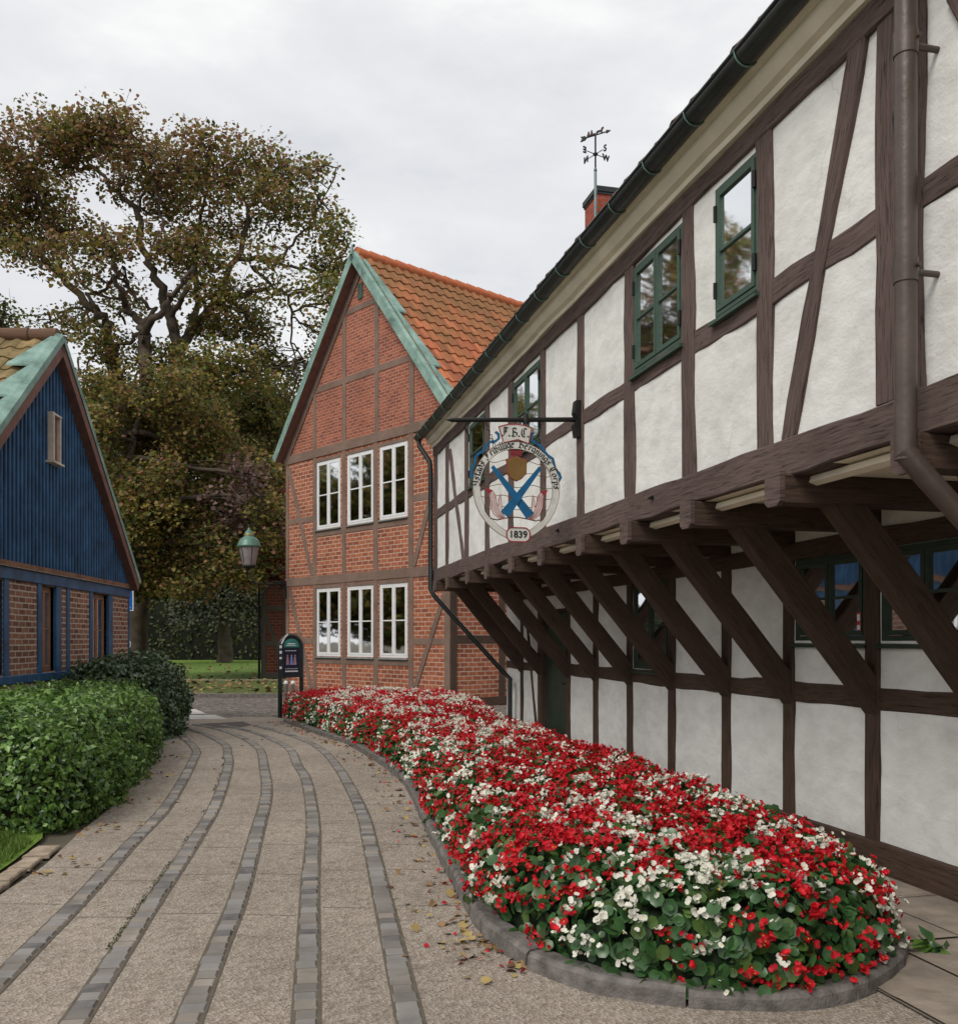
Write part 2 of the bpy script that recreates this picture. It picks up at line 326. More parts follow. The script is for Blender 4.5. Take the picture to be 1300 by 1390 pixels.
def window(parent, x0,x1,z0,z1,y, fm, leaves=2, rows=2, fw=.05, sash=.045, mun=.022, proud=.02, sill=None, depth=.5, curtain=True, label=None, wallt=.12, name='window', hinges=False):
    m=MB(); yb=y-.04; yf=y+proud
    m.box(x0,x1,yb,yf,z0,z0+fw); m.box(x0,x1,yb,yf,z1-fw,z1)
    m.box(x0,x0+fw,yb,yf,z0+fw,z1-fw); m.box(x1-fw,x1,yb,yf,z0+fw,z1-fw)
    a0,a1,b0,b1=x0+fw,x1-fw,z0+fw,z1-fw; w=(a1-a0)/leaves
    for i in range(leaves):
        l,r=a0+i*w+.004,a0+(i+1)*w-.004; yl=yf+.007
        m.box(l,r,yb,yl,b0+.004,b0+sash); m.box(l,r,yb,yl,b1-sash,b1-.004); m.box(l,l+sash,yb,yl,b0+sash,b1-sash); m.box(r-sash,r,yb,yl,b0+sash,b1-sash)
        for k in range(1,rows):
            zz=b0+sash+(b1-b0-2*sash)*k/rows; m.box(l+sash,r-sash,yf-.03,yl-.003,zz-mun/2,zz+mun/2)
    # reveal box behind
    o=m.build(name, fm, parent, label)
    g=MB(); yg=yf-.010; g.face([(a0,yg,b0),(a0,yg,b1),(a1,yg,b1),(a1,yg,b0)][::-1]); g.build('pane', MT['glass'], o)
    rv=MB(); d=y-depth
    rv.face([(x0,d,z0),(x0,d,z1),(x1,d,z1),(x1,d,z0)]); rv.face([(x0,d,z0),(x0,yb,z0),(x0,yb,z1),(x0,d,z1)]); rv.face([(x1,d,z0),(x1,yb,z0),(x1,yb,z1),(x1,d,z1)])
    rv.face([(x0,d,z0),(x1,d,z0),(x1,yb,z0),(x0,yb,z0)]); rv.face([(x0,d,z1),(x1,d,z1),(x1,yb,z1),(x0,yb,z1)]); rv.build('window_recess', MT['interior'], o)
    if curtain:
        for s in (0,1):
            cm=MB(); cw=(x1-x0)*.17; xa=x0+fw if s==0 else x1-fw-cw; pts=[(xa+cw*i/14, y-.13+.018*math.sin(i*1.9)) for i in range(15)]
            for p,q in zip(pts,pts[1:]): cm.face([(p[0],p[1],z0),(q[0],q[1],z0),(q[0],q[1],z1),(p[0],p[1],z1)],sm=True)
            cm.build('curtain', MT['curtain'], o)
    if sill:
        s=MB(); ym=yf+sill[0]; s.idx([(x0-.03,yb,z0-.005),(x1+.03,yb,z0-.005),(x1+.03,ym,z0-.03),(x0-.03,ym,z0-.03),(x0-.03,yb,z0-.05),(x1+.03,yb,z0-.05),(x1+.03,ym,z0-.05),(x0-.03,ym,z0-.05)],[(0,3,2,1),(4,5,6,7),(0,1,5,4),(1,2,6,5),(2,3,7,6),(3,0,4,7)]); s.build('sill', sill[1], o)
    if hinges:
        for xx in (x0+.02,x1-.02):
            for zz in (z0+.16,z1-.16):
                h=MB(); h.tube([(xx,yf+.012,zz-.05),(xx,yf+.012,zz+.05)],.012,8); h.build('hinge', MT['iron'], o)
    return o
def pantiles(mb, fn, L, W, tw, th, amp=.035, lift=.03, u0=0.0, mi=0):
    """fn(u,v,h)->point; u along ridge 0..L, v down the slope 0..W"""
    nu=int(round(L/tw)); nv=int(round(W/th)); tw2=L/nu; th2=W/nv; prof=[0,.12,.3,.45,.6,.8,1.0]
    def hh(q): return amp*(math.cos(2*math.pi*(q-.3))*.5+.5)**1.3
    for j in range(nv):
        vs=[];fs=[];uvs=[]
        for i in range(nu):
            s=random.uniform(-.006,.006); dz=random.uniform(-.004,.006)
            b=len(vs)
            for q in prof:
                u=(i+q)*tw2; h=hh(q)+dz
                vs.append(fn(u,j*th2-.02,h)); vs.append(fn(u,(j+1)*th2+.035+s,h+lift)); vs.append(fn(u,(j+1)*th2+.035+s,h+lift-.03))
            for k in range(len(prof)-1):
                a=b+3*k; fs.append((a,a+1,a+4,a+3)); fs.append((a+1,a+2,a+5,a+4))
                U=u0+(i+.5)*tw; Vv=(j+.5)*th
                uvs.append([(u0+(i+prof[k]*.98+.01)*tw,(j+.05)*th),(u0+(i+prof[k]*.98+.01)*tw,(j+.95)*th),(u0+(i+prof[k+1]*.98+.01)*tw,(j+.95)*th),(u0+(i+prof[k+1]*.98+.01)*tw,(j+.05)*th)]); uvs.append([(U,Vv)]*4)
        mb.idx(vs,fs,mi,uvs,False)
def wallbeam(parent, name, x0,z0,x1,z1,w,y,mat,proud=.02,back=.05,wob=.008,w1=None,label=None):
    m=MB(); m.beam((x0,y-back,z0),(x1,y-back,z1),w,back+proud,(0,1,0),wob,w1=w1); return m.build(name,mat,parent,label)
# =================== WHITE HALF-TIMBERED HOUSE ===================
W=Frame(-.2355,.972,-4.167); JY=1.297
wh=empty('half_timbered_house', W.world(0,0), W.rot, 'long white half-timbered house with jettied upper storey on diagonal brown struts along the flower bed','house')
wx=lambda p: W.x(p,0); ux=lambda p: W.x(p,JY)
XN=-2.6; XU=ux(590); XL=wx(688)
UW=[(ux(972+1),ux(1031),1,'green single casement window nearest the big downpipe'),(ux(862),ux(928),2,'green double casement window, second along from the downpipe'),(ux(698),ux(735),2,'green double window behind the hanging sign bar'),(ux(638),ux(659),1,'small green window left of the hanging sign')]
uholes=[(b,a,3.62,4.42) for a,b,_,_ in UW]
LW=[(wx(1176),wx(1080),2,1.59,2.215,'dark green lower window with small red notice, beneath the struts'),(wx(1325),wx(1197),2,1.59,2.215,'dark green lower window at the right edge'),(wx(908),wx(860),2,1.28,2.215,'narrow dark green window in the middle of the lower wall')]
lholes=[(min(a,b),max(a,b),z0,z1) for a,b,_,z0,z1,_ in LW]
dx0,dx1=wx(771),wx(735)
lholes.append((dx0,dx1,0.05,2.02))
m=MB(); wall_panel(m,XN,XU,2.5,4.66,JY,uholes,.11,.011); m.build('upper_wall',MT['plaster'],wh)
m=MB(); wall_panel(m,XN,XL,.0,2.49,0,lholes,.11,.010); m.build('lower_wall',MT['plaster'],wh)
m=MB(); YB=-4.16; RY=-1.43; RZ=8.02
m.face([(XN,YB,0),(XN,YB,4.7),(XU,YB,4.7),(XU,YB,0)]);
for X in (XN,XU-.02): m.face([(X,0,0),(X,0,2.5),(X,JY,2.5),(X,JY,4.7),(X,RY,RZ-.1),(X,YB,4.7),(X,YB,0)])
m.build('rear_wall',MT['plaster'],wh)
m=MB(); m.face([(XN,-.02,2.491),(XU,-.02,2.491),(XU,JY,2.491),(XN,JY,2.491)]); m.build('soffit',MT['cream'],wh)
# timber frame, upper storey
def post_u(a,b,z0=2.69,z1=4.47): x0,x1=ux(a),ux(b); wallbeam(wh,'post',(x0+x1)/2,z0,(x0+x1)/2,z1,abs(x1-x0),JY,MT['timber'],.02,.05,.016 if a>700 else .010)
for a,b in ((1030,1051),(1191,1219),(1234,1257),(928,944),(849,862),(785,793)): post_u(a,b)
for a,b in ((735,741),(691.5,697.5),(659.5,664.5),(632,636.5),(606,609.5),(590.3,594)): post_u(a,b)
wallbeam(wh,'jetty_beam',XN,2.592,XU,2.592,.20,JY,MT['timber'],.035,.1,.012)
wallbeam(wh,'wall_plate',XN,4.535,XU,4.535,.145,JY,MT['timber'],.028,.1,.016)
rl=sorted([XN,ux(1245),ux(1205),ux(1040),ux(936),ux(855.5),ux(789),ux(738),ux(694.5),ux(662),ux(634),ux(608),XU])
for a,b in zip(rl,rl[1:]): wallbeam(wh,'rail',a,3.548+random.uniform(-.012,.012),b,3.548+random.uniform(-.012,.012),.135,JY,MT['timber'],.012,.05,.018)
def diag_u(p0,p1,w,name='brace'):
    wallbeam(wh,name,W.x(p0[0],JY),W.z(p0[0],p0[1],JY),W.x(p1[0],JY),W.z(p1[0],p1[1],JY),w,JY,MT['timber'],.026,.05,.014)
diag_u((1172,32),(1072,604),.125); diag_u((611.5,612),(631,766),.09); diag_u((1352,66),(1300,-16),.12)
# lower storey
PX=[wx(p) for p in (1186,1072,987,913,856,809.5,772,733,709)]; PX=[PX[0]-3.18,PX[0]-2.12,PX[0]-1.06]+PX
wallbeam(wh,'sill_beam',XN,.115,XL,.115,.23,0,MT['timber_shaded'],.05,.1,.004)
wallbeam(wh,'head_beam',XN,2.285,XL,2.285,.14,0,MT['timber_shaded'],.035,.08,.006)
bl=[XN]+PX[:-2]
for a,b in zip(bl,bl[1:]): wallbeam(wh,'lower_rail',a,1.195,b,1.195,.15,0,MT['timber_shaded'],.012,.05,.014)
wallbeam(wh,'lower_rail',PX[-2],1.195,XL,1.195,.13,0,MT['timber_shaded'],.012,.05,.014)
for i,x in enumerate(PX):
    wallbeam(wh,'lower_post',x,.23,x,2.22,.145 if i<10 else .11,0,MT['timber_shaded'],.025,.05,.007)
wallbeam(wh,'lower_brace',wx(714),2.1,wx(729),.25,.07,0,MT['timber_shaded'],.02,.05,.004)
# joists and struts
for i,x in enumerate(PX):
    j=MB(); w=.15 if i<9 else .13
    j.beam((x,-.05,2.335),(x,JY+.075,2.335),w,.155,(0,0,1),.006); j.build('joist',MT['timber_shaded'],wh)
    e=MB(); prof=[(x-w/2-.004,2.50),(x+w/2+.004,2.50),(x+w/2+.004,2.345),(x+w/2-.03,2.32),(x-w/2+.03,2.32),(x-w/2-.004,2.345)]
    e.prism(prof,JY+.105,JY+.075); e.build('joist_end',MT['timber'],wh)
    s=MB(); s.beam((x,.0,1.06),(x,JY-.17,2.40),.135,.17,(0,-.70,.72),.006); s.build('strut',MT['timber_shaded'],wh)
    if i+1<len(PX):
        c=MB(); c.beam((x+w/2,JY-.075,2.462),(PX[i+1]-w/2,JY-.075,2.462),.035,.06,(0,-1,-.3)); c.build('soffit_batten',MT['cream'],wh)
# windows
for a,b,lv,lab in UW: window(wh,b,a,3.62,4.42,JY,MT['green_paint'],lv,2,.026,.036,.018,.012,(.035,MT['green_paint']),.6,True,lab,hinges=True)
for a,b,lv,z0,z1,lab in LW: window(wh,min(a,b),max(a,b),z0,z1,0,MT['green_dark'],lv,2,.035,.036,.02,.004,(.04,MT['green_dark']),.6,False,lab)
d=MB(); n=5; w_=(dx1-dx0-.08)/n
for i in range(n): d.box(dx0+.04+i*w_+.003,dx0+.04+(i+1)*w_-.003,-.10,-.06,.05,1.98)
d.box(dx0,dx1,-.13,-.10,.05,2.02); dr=d.build('door',MT['green_dark'],wh,'dark green plank door at the far end under the jetty')
h=MB(); h.tube([(dx0+.12,-.06,1.0),(dx0+.12,-.0,1.0),(dx0+.24,.0,1.0)],.012,8); h.build('handle',MT['iron'],dr)
f=MB(); f.box(dx0,dx0+.04,-.13,.01,.05,2.02); f.box(dx1-.04,dx1,-.13,.01,.05,2.02); f.box(dx0+.04,dx1-.04,-.13,.01,1.98,2.02); f.build('door_frame',MT['timber_shaded'],dr)
n_=MB(); xn=wx(1168); n_.box(xn-.022,xn+.022,.012,.016,1.66,1.79); nt_=n_.build('notice',simple('notice_red',(.45,.05,.05),.5),wh,'small red and white notice in the lower window corner')
n2=MB(); n2.box(xn-.016,xn+.016,.017,.0185,1.73,1.775); n2.box(xn-.016,xn+.016,.017,.0185,1.667,1.70); n2.build('notice_text',MT['white_paint'],nt_)
# cornice, gutter, roof
m=MB(); prof=[(JY+.0,4.60),(JY+.045,4.605),(JY+.05,4.64),(JY+.09,4.655),(JY+.13,4.70),(JY+.135,4.74),(JY+.165,4.76),(JY+.17,4.83),(JY-.05,4.86)]
n=60
vs=[];fs=[]
for i in range(n+1):
    x=XN+(XU-XN)*i/n; wv=.012*noise.noise(Vector((x*1.3,0,0)))
    for k,(y,z) in enumerate(prof): vs.append((x,y+wv*(k<4),z+wv*(k<4)))
K=len(prof)
for i in range(n):
    for k in range(K-1): fs.append((i*K+k,i*K+k+1,(i+1)*K+k+1,(i+1)*K+k))
m.idx(vs,fs,0,None,False); m.face([(XU,y,z) for y,z in prof]); m.build('cornice',MT['cream'],wh)
GX=W.x(569,JY+.21); GY=JY+.225; GZ=4.80; r=.068
g=MB(); L=[XN+(GX-XN)*i/30 for i in range(31)]; vs=[];fs=[]
for x in L:
    for k in range(11):
        a=math.pi+math.pi*k/10; vs.append((x,GY+r*math.cos(a),GZ+r*math.sin(a)))
    for k in range(11):
        a=2*math.pi-math.pi*k/10; vs.append((x,GY+(r-.006)*math.cos(a),GZ+(r-.006)*math.sin(a)))
K=22
for i in range(30):
    for k in range(K): fs.append((i*K+k,i*K+(k+1)%K,(i+1)*K+(k+1)%K,(i+1)*K+k))
g.idx(vs,fs,0,None,True); g.face([vs[30*K+k] for k in range(11)]); g.tube([(XN,GY+r,GZ+.004),(GX,GY+r,GZ+.004)],.011,8); go=g.build('gutter',MT['gutter'],wh)
x=GX-.35
while x>XN:
    b=MB(); b.tube([(x,GY+(r+.006)*math.cos(math.pi+math.pi*k/10),GZ+(r+.006)*math.sin(math.pi+math.pi*k/10)) for k in range(11)],.005,6); b.build('gutter_strap',MT['soldering'],go); x-=.62
m=MB(); sl=math.hypot(GY-.02-RY,RZ-4.86); uy=(GY-.02-RY)/sl; uz=(RZ-4.86)/sl
pantiles(m,lambda u,v,h:(XN+u,RY+uy*v+uz*h,RZ-uz*v+uy*h),XU+.12-XN,sl,.26,.34,.03,.02)
sl2=math.hypot(YB-.2-RY,RZ-4.7); uy2=(YB-.2-RY)/sl2; uz2=(RZ-4.7)/sl2
m.face([(XN,RY,RZ),(XU+.12,RY,RZ),(XU+.12,YB-.2,4.7),(XN,YB-.2,4.7)])
m.tube([(XN,RY,RZ+.03),(XU+.12,RY,RZ+.03)],.11,8); ro=m.build('roof',MT['tile_dark'],wh)
# chimney with lead cap
cy=-1.05; cx0=W.x(797,cy+.0); 
ct=W.z(822,271,cy); m=MB(); cxm=W.x(821,cy); m.box(cxm-.27,cxm+.27,cy-.22,cy+.22,6.6,ct); ch=m.build('chimney',MT['chimney_brick'],ro)
m=MB(); m.box(cxm-.30,cxm+.30,cy-.25,cy+.25,ct-.005,ct+.07); m.box(cxm-.285,cxm+.285,cy-.235,cy+.235,ct-.04,ct-.005); m.build('chimney_cap',MT['gutter'],ch)
# near downpipe
PY=JY+.16; pxx=W.x(1229,PY); m=MB(); m.tube([(pxx,GY,GZ-.05),(pxx,GY,4.66),(pxx,PY,4.5),(pxx,PY,4.3)],.046,14,cap=False); m.tube([(pxx,PY,4.3),(pxx,PY,2.36)],.046,16); m.tube([(pxx,PY+.01,2.40),(pxx-.03,PY-.06,2.30),(pxx-.16,.16,1.05)],.047,14); m.tube([(pxx-.16,.16,1.06),(pxx-.16,.11,.9),(pxx-.16,.11,.1)],.046,14); dp=m.build('downpipe',MT['pipe'],wh,'thick brown downpipe at the right')
for zz in (4.12,3.16):
    m=MB(); m.tube([(pxx,PY,zz-.05),(pxx,PY,zz+.05)],.051,16); m.tube([(pxx+.0,PY-.04,zz),(pxx+.0,JY,zz)],.014,8); m.tube([(pxx-.04,PY-.02,zz+.01),(pxx-.066,PY-.02,zz+.01)],.010,8); m.build('pipe_bracket',MT['pipe'],dp)
# far downpipe
ex=GX-.08; m=MB(); m.tube([(ex,GY,GZ-.06),(ex,GY,GZ-.14),(XU-.06,JY+.09,GZ-.42),(XU-.05,JY+.075,GZ-.6),(XU-.05,JY+.075,2.38),(XU-.1,JY+.02,2.27),(XL-.55,.25,1.12),(XL-.62,.12,.98),(XL-.62,.12,.1)],.038,12); m.build('downpipe',MT['gutter'],wh,'thin black downpipe at the far corner')
for xx in (PX[4],PX[6]): 
    a=MB(); a.tube([(xx-.4,JY+.05,2.62),(xx-.35,JY+.05,2.62)],.012,6); a.build('iron_cramp',MT['iron'],wh)
# =================== WEATHER VANE ===================
vy=cy+.31; vxm=W.x(808,vy); vb=W.world(vxm,vy,ct-.5); wv=empty('weather_vane',vb,0,'black weather vane with pointing arrow and compass letters on the brick chimney','weather vane')
vt=at(808,183,vb.y).z-vb.z; vc=at(808,209,vb.y).z-vb.z
m=MB(); m.tube([(0,0,0),(0,0,.75)],.022,8); m.build('mount',MT['grey_sill'],wv); m=MB(); m.tube([(0,0,.4),(0,0,vt)],.014,8); m.tube([(0,0,vc-.27),(0,0,vc-.24),(0,0,vc-.21)],[.014,.026,.014],8); m.tube([(0,0,vc-.03),(0,0,vc+.0),(0,0,vc+.03)],[.014,.04,.014],8); m.build('rod',MT['iron'],wv)
def text_mesh(mb, txt, size, fn, mi=0, bold=0.0, ext=.0):
    cu=bpy.data.curves.new('txt','FONT'); cu.body=txt; cu.size=size; cu.align_x='CENTER'; cu.align_y='CENTER'; cu.offset=bold; cu.extrude=ext; cu.resolution_u=3
    o=bpy.data.objects.new('txt',cu); C.objects.link(o); bpy.context.view_layer.update()
    me=bpy.data.meshes.new_from_object(o.evaluated_get(bpy.context.evaluated_depsgraph_get()))
    mb.idx([fn(v.co) for v in me.vertices],[tuple(p.vertices) for p in me.polygons],mi)
    bpy.data.objects.remove(o); bpy.data.meshes.remove(me); bpy.data.curves.remove(cu)
va=math.radians(35)
for ang,ch_ in ((va,'W'),(va+math.pi/2,'N'),(va+math.pi,'E'),(va-math.pi/2,'S')):
    dx,dy=math.cos(ang),math.sin(ang); m=MB(); m.tube([(0,0,vc),(dx*.16,dy*.16,vc)],.006,6); m.build('compass_arm',MT['iron'],wv)
    m=MB(); text_mesh(m,ch_,.125,lambda c:(dx*(.205+c.x)-dy*c.z,dy*(.205+c.x)+dx*c.z,vc+c.y),0,.004,.006); m.build('compass_letter',MT['iron'],wv,'compass letter '+ch_)
m=MB(); ad=Vector((.85,-.35,.0)).normalized(); VS=.40; aa=lambda t,z:(ad.x*t*VS,ad.y*t*VS,vt+z*VS+t*.04)
m.tube([aa(-.5,-.0),aa(.45,.0)],.009,8); 
def flat(mb,pts,th=.012):
    s=Vector((-ad.y,ad.x,0))*th; q=[Vector(aa(*p)) for p in pts]; mb.face([p+s for p in q]); mb.face([p-s for p in reversed(q)])
    for i in range(len(q)):
        a=q[i];b=q[(i+1)%len(q)]; mb.face([a+s,a-s,b-s,b+s])
flat(m,[(.40,-.06),(.40,.06),(.56,.0)]); flat(m,[(-.56,-.09),(-.5,0),(-.56,.09),(-.38,.07),(-.32,0),(-.38,-.07)])
m.build('arrow',MT['iron'],wv)
m=MB(); flat(m,[(.02,.03),(.04,.11),(.12,.13),(.2,.12),(.24,.2),(.30,.21),(.31,.17),(.27,.15),(.26,.09),(.24,.01),(.21,.01),(.2,.07),(.09,.07),(.07,.01),(.04,.01)]); flat(m,[(-.32,.02),(-.32,.07),(0,.07),(0,.02)]); flat(m,[(-.3,.07),(-.27,.19),(-.23,.19),(-.22,.07)]); flat(m,[(-.18,.07),(-.16,.21),(-.12,.21),(-.1,.07)]); m.build('horse_cart_figure',simple('vane_figures',(.05,.02,.02),.6),wv)
wv.rotation_euler=(0,0,0)
# =================== HANGING SIGN ===================
bx=ux(789); bz=3.54; base=W.world(bx,JY+.03,bz)
hs=empty('hanging_sign',base,math.atan2(.2355,.972),'round openwork guild sign with crossed blue staves, hung from a black iron bar','sign')
m=MB(); m.tube([(0,0,0),(-1.14,0,-.065),(-1.19,0,-.066)],[.022,.018,.004],10); m.tube([(-.48,0,-.027-.04),(-.48,0,-.027),(-.48,0,.03)],[.028,.034,.012],10); m.tube([(-1.0,0,-.06),(-1.03,0,-.12),(-1.0,0,-.17),(-.985,0,-.19)],[.012,.010,.007,.003],8); m.build('iron_bar',MT['iron'],hs)
m=MB(); m.prism([(-.035,-.16),(-.05,-.05),(-.02,0),(-.05,.05),(-.035,.16),(.035,.16),(.05,.05),(.05,-.05),(.035,-.16)],-.05,.04); m.build('wall_bracket',MT['iron'],hs)
SC=.00092
scx=-.566; scz=W.world(bx,JY,0).y; szc=EYE+(HY-658)/F*8.33-bz
def sp(p): return (scx+(p[0]-590)*SC, szc-(p[1]-750)*SC)
SP=lambda L:[sp(p) for p in L]
white=simple('weathered_white_paint',(.60,.59,.54),.6,var=.12,scale=10); redp=simple('sign_red',(.30,.02,.03),.5); bluep=simple('sign_blue',(.008,.105,.235),.45,var=.2,scale=20); brn=simple('shield_ochre',(.19,.105,.03),.55); blk=simple('sign_black',(.008,.008,.01),.5); wirem=simple('sign_wire',(.12,.06,.03),.5)
def egg(a,R,low): x=R*math.cos(a); s=math.sin(a); return (590+x, 770-(R*s if s>=0 else low*s*(1-.06*abs(math.sin(2*a)))))
m=MB(); n=72
for i in range(n):
    a=2*math.pi*i/n; b=2*math.pi*(i+1)/n
    def w_in(t): return 352 if math.sin(t)>=0 else 352+24*min(1,-math.sin(t)*2)
    o1,o2=sp(egg(a,424,515)),sp(egg(b,424,515)); i1,i2=sp(egg(a,w_in(a),455)),sp(egg(b,w_in(b),455))
    for y,rev in ((-.008,0),(.008,1)):
        q=[(o1[0],y,o1[1]),(i1[0],y,i1[1]),(i2[0],y,i2[1]),(o2[0],y,o2[1])]; m.face(q[::-1] if rev else q)
    m.face([(o1[0],-.008,o1[1]),(o2[0],-.008,o2[1]),(o2[0],.008,o2[1]),(o1[0],.008,o1[1])]); m.face([(i1[0],-.008,i1[1]),(i1[0],.008,i1[1]),(i2[0],.008,i2[1]),(i2[0],-.008,i2[1])])
m.build('ring',white,hs)
m=MB()
for RR,lo in ((424,515),(354,455)): m.tube([(sp(egg(2*math.pi*i/72,RR,lo))[0],-.009,sp(egg(2*math.pi*i/72,RR,lo))[1]) for i in range(73)],.0022,6)
m.build('ring_edge',wirem,hs)
for yy in (538,655,765,868,975):
    hw=math.sqrt(max(1,1-((yy-770)/(352 if yy<770 else 455))**2)*1) if 0 else 352*math.sqrt(max(.02,1-((yy-770)/(352 if yy<770 else 470))**2))
    m=MB(); m.tube([(sp((590+hw*t/10,yy))[0],.002,sp((590+hw*t/10,yy+14*math.sin(t*.75+1.5)))[1]) for t in range(-10,11)],.0028,6); m.build('wire',wirem,hs)
m=MB(); m.stroke(SP([(320,1075),(400,1090),(500,1068),(590,1058),(680,1070),(780,1088),(860,1072)]),10*SC,-.004,.004); m.build('wire',wirem,hs)
for A,B in (((352,590),(722,1045)),((818,585),(468,1040))):
    m=MB(); yo=-.016 if A[0]>600 else -.006; m.stroke(SP([A,B]),[34*SC,92*SC],yo-.008,yo); m.build('stave',bluep,hs)
sh=[(490,520),(540,505),(590,482),(640,505),(692,520),(684,560),(682,640),(640,690),(590,716),(530,690),(498,640),(500,560)]
m=MB(); m.prism(SP([(590+(x-590)*1.07,605+(y-605)*1.06) for x,y in sh]),-.004,.006); m.build('shield_rim',redp,hs); m=MB(); m.prism(SP(sh),-.010,-.004); m.build('shield',brn,hs)
m=MB(); m.prism(SP([(525,412),(650,412),(640,480),(590,470),(535,490)]),-.003,.005); m.build('crown',redp,hs)
m=MB()
for q in range(3): m.stroke(SP([(528,425+q*20),(648,425+q*20)]),4*SC,-.006,-.0035)
m.build('crown_lines',MT['timber'],hs)
for sg in (1,-1):
    mx=lambda x:x if sg==1 else 1180-x
    fl=[(285,797),(318,850),(330,900),(335,960),(365,1035),(420,1078),(482,1078),(450,1020),(440,920),(432,842),(412,900),(415,960),(395,930),(385,860),(350,812)]
    m=MB(); P=[(mx(x),y) for x,y in fl]; m.prism(SP(P if sg==1 else P[::-1]),-.005,.003); fo=m.build('flame',simple('flame_pink',(.66,.58,.54),.6),hs)
    m=MB(); m.stroke(SP([(mx(x),y) for x,y in fl+[fl[0]]]),4.5*SC,-.0085,-.0055)
    for dxx in (0,22,44): m.stroke(SP([(mx(318+dxx),835+dxx*.3),(mx(345+dxx),900),(mx(358+dxx),970),(mx(400+dxx*.9),1045),(mx(450+dxx*.5),1072)]),3.5*SC,-.0085,-.0055)
    m.prism(SP([(mx(280),790),(mx(322),850),(mx(352),815)] if sg==1 else [(mx(352),815),(mx(322),850),(mx(280),790)]),-.0095,-.0055); m.build('flame_lines',redp,fo)
    rb=[(385,262),(415,285),(418,325),(385,352),(330,362),(296,398),(262,450),(215,478),(190,520),(185,580),(158,620),(150,660),(170,705)] if sg==1 else [(755,250),(728,285),(735,330),(790,355),(840,385),(868,430),(900,462),(948,492),(962,545),(975,595),(1015,630),(1028,668),(1008,703)]
    m=MB(); m.stroke(SP(rb),24*SC,-.007,.007); m.build('blue_ribbon',bluep,hs)
m=MB(); tp=[(412,216),(500,190),(590,183),(660,190),(733,214),(706,360),(600,328),(462,362)]; m.prism(SP(tp),-.014,.008); m.build('top_cartouche',white,hs)
m=MB(); m.stroke(SP(tp+[tp[0]]),9*SC,-.0175,-.0145); m.build('cartouche_border',redp,hs)
def rr(cx,cy,w,h,r,n=6):
    P=[]
    for (sx,sy,a0) in ((1,1,0),(-1,1,90),(-1,-1,180),(1,-1,270)):
        for i in range(n+1): a=math.radians(a0+90*i/n); P.append((cx+sx*(w-r)+r*math.cos(a),cy+sy*(h-r)+r*math.sin(a)))
    return P
bp=rr(603,1225,114,66,56); m=MB(); m.prism(SP(bp),-.014,.008); m.build('year_plate',white,hs)
m=MB(); m.stroke(SP(bp+[bp[0]]),10*SC,-.0175,-.0145); m.build('plate_border',redp,hs)
m=MB(); c0=sp((603,1225)); text_mesh(m,'1839',78*SC*1.15,lambda c:(c0[0]+c.x,-.0165-c.z,c0[1]+c.y),0,.0018,.001); m.build('year_digits',blk,hs,'the year 1839 in black')
GL={'s':[[(.45,.5),(.3,.62),(.08,.5),(.42,.2),(.25,0),(.02,.1)]],'t':[[(.2,.85),(.2,.1),(.35,0)],[(.03,.58),(.38,.58)]],'a':[[(.06,.55),(.35,.6),(.38,.1),(.5,0)],[(.38,.35),(.08,.28),(.08,.08),(.22,0),(.38,.12)]],
'd':[[(.08,1),(.42,.5),(.4,.1),(.22,0),(.06,.12),(.06,.45),(.25,.58),(.4,.45)]],'r':[[(.04,.55),(.12,.6),(.12,.02)],[(.12,.45),(.3,.62),(.4,.5)]],'i':[[(.03,.55),(.13,.6),(.13,.08),(.24,0)],[(.07,.88),(.17,.80)]],
'v':[[(.03,.7),(.12,.55),(.12,.1),(.26,0),(.42,.15),(.42,.5),(.25,.62)]],'l':[[(.12,1.05),(.12,.08),(.24,0)]],'g':[[(.4,.58),(.15,.6),(.06,.45),(.08,.15),(.22,.05),(.4,.15)],[(.42,.6),(.42,-.15),(.25,-.3),(.05,-.2)]],
'e':[[(.08,.3),(.4,.42),(.25,.6),(.08,.5),(.06,.12),(.2,0),(.42,.08)]],'n':[[(.03,.55),(.12,.58),(.12,.02)],[(.12,.48),(.3,.62),(.4,.5),(.4,.08),(.5,0)]],'o':[[(.22,.6),(.06,.48),(.06,.12),(.22,0),(.42,.12),(.42,.48),(.22,.6)]],
'p':[[(.03,.55),(.12,.6),(.12,-.32)],[(.12,.48),(.3,.62),(.42,.48),(.42,.12),(.25,0),(.12,.08)]],'Y':[[(.06,1),(.2,.8),(.15,.5),(.4,.4),(.6,.55),(.6,1)],[(.6,.6),(.6,.1),(.35,-.15),(.1,-.05)]],
'F':[[(.02,.8),(.3,1),(.75,.9)],[(.3,.95),(.32,.2),(.15,0),(.0,.12)],[(.3,.5),(.62,.58)],[(.5,.9),(.5,.4)]],'B':[[(.02,.85),(.3,1),(.6,.85),(.32,.55),(.66,.4),(.64,.12),(.35,0),(.05,.08)],[(.22,.95),(.22,.08)]],
'C':[[(.68,.85),(.45,1),(.15,.85),(.08,.4),(.2,.08),(.45,0),(.7,.15)],[(.38,.85),(.38,.2)]],'.':[[(.02,.12),(.16,.02)]],' ':[]}
GW={'i':.28,'l':.27,'.':.3,' ':.42,'t':.42,'r':.45,'F':.8,'B':.8,'C':.78,'Y':.76,'s':.5}
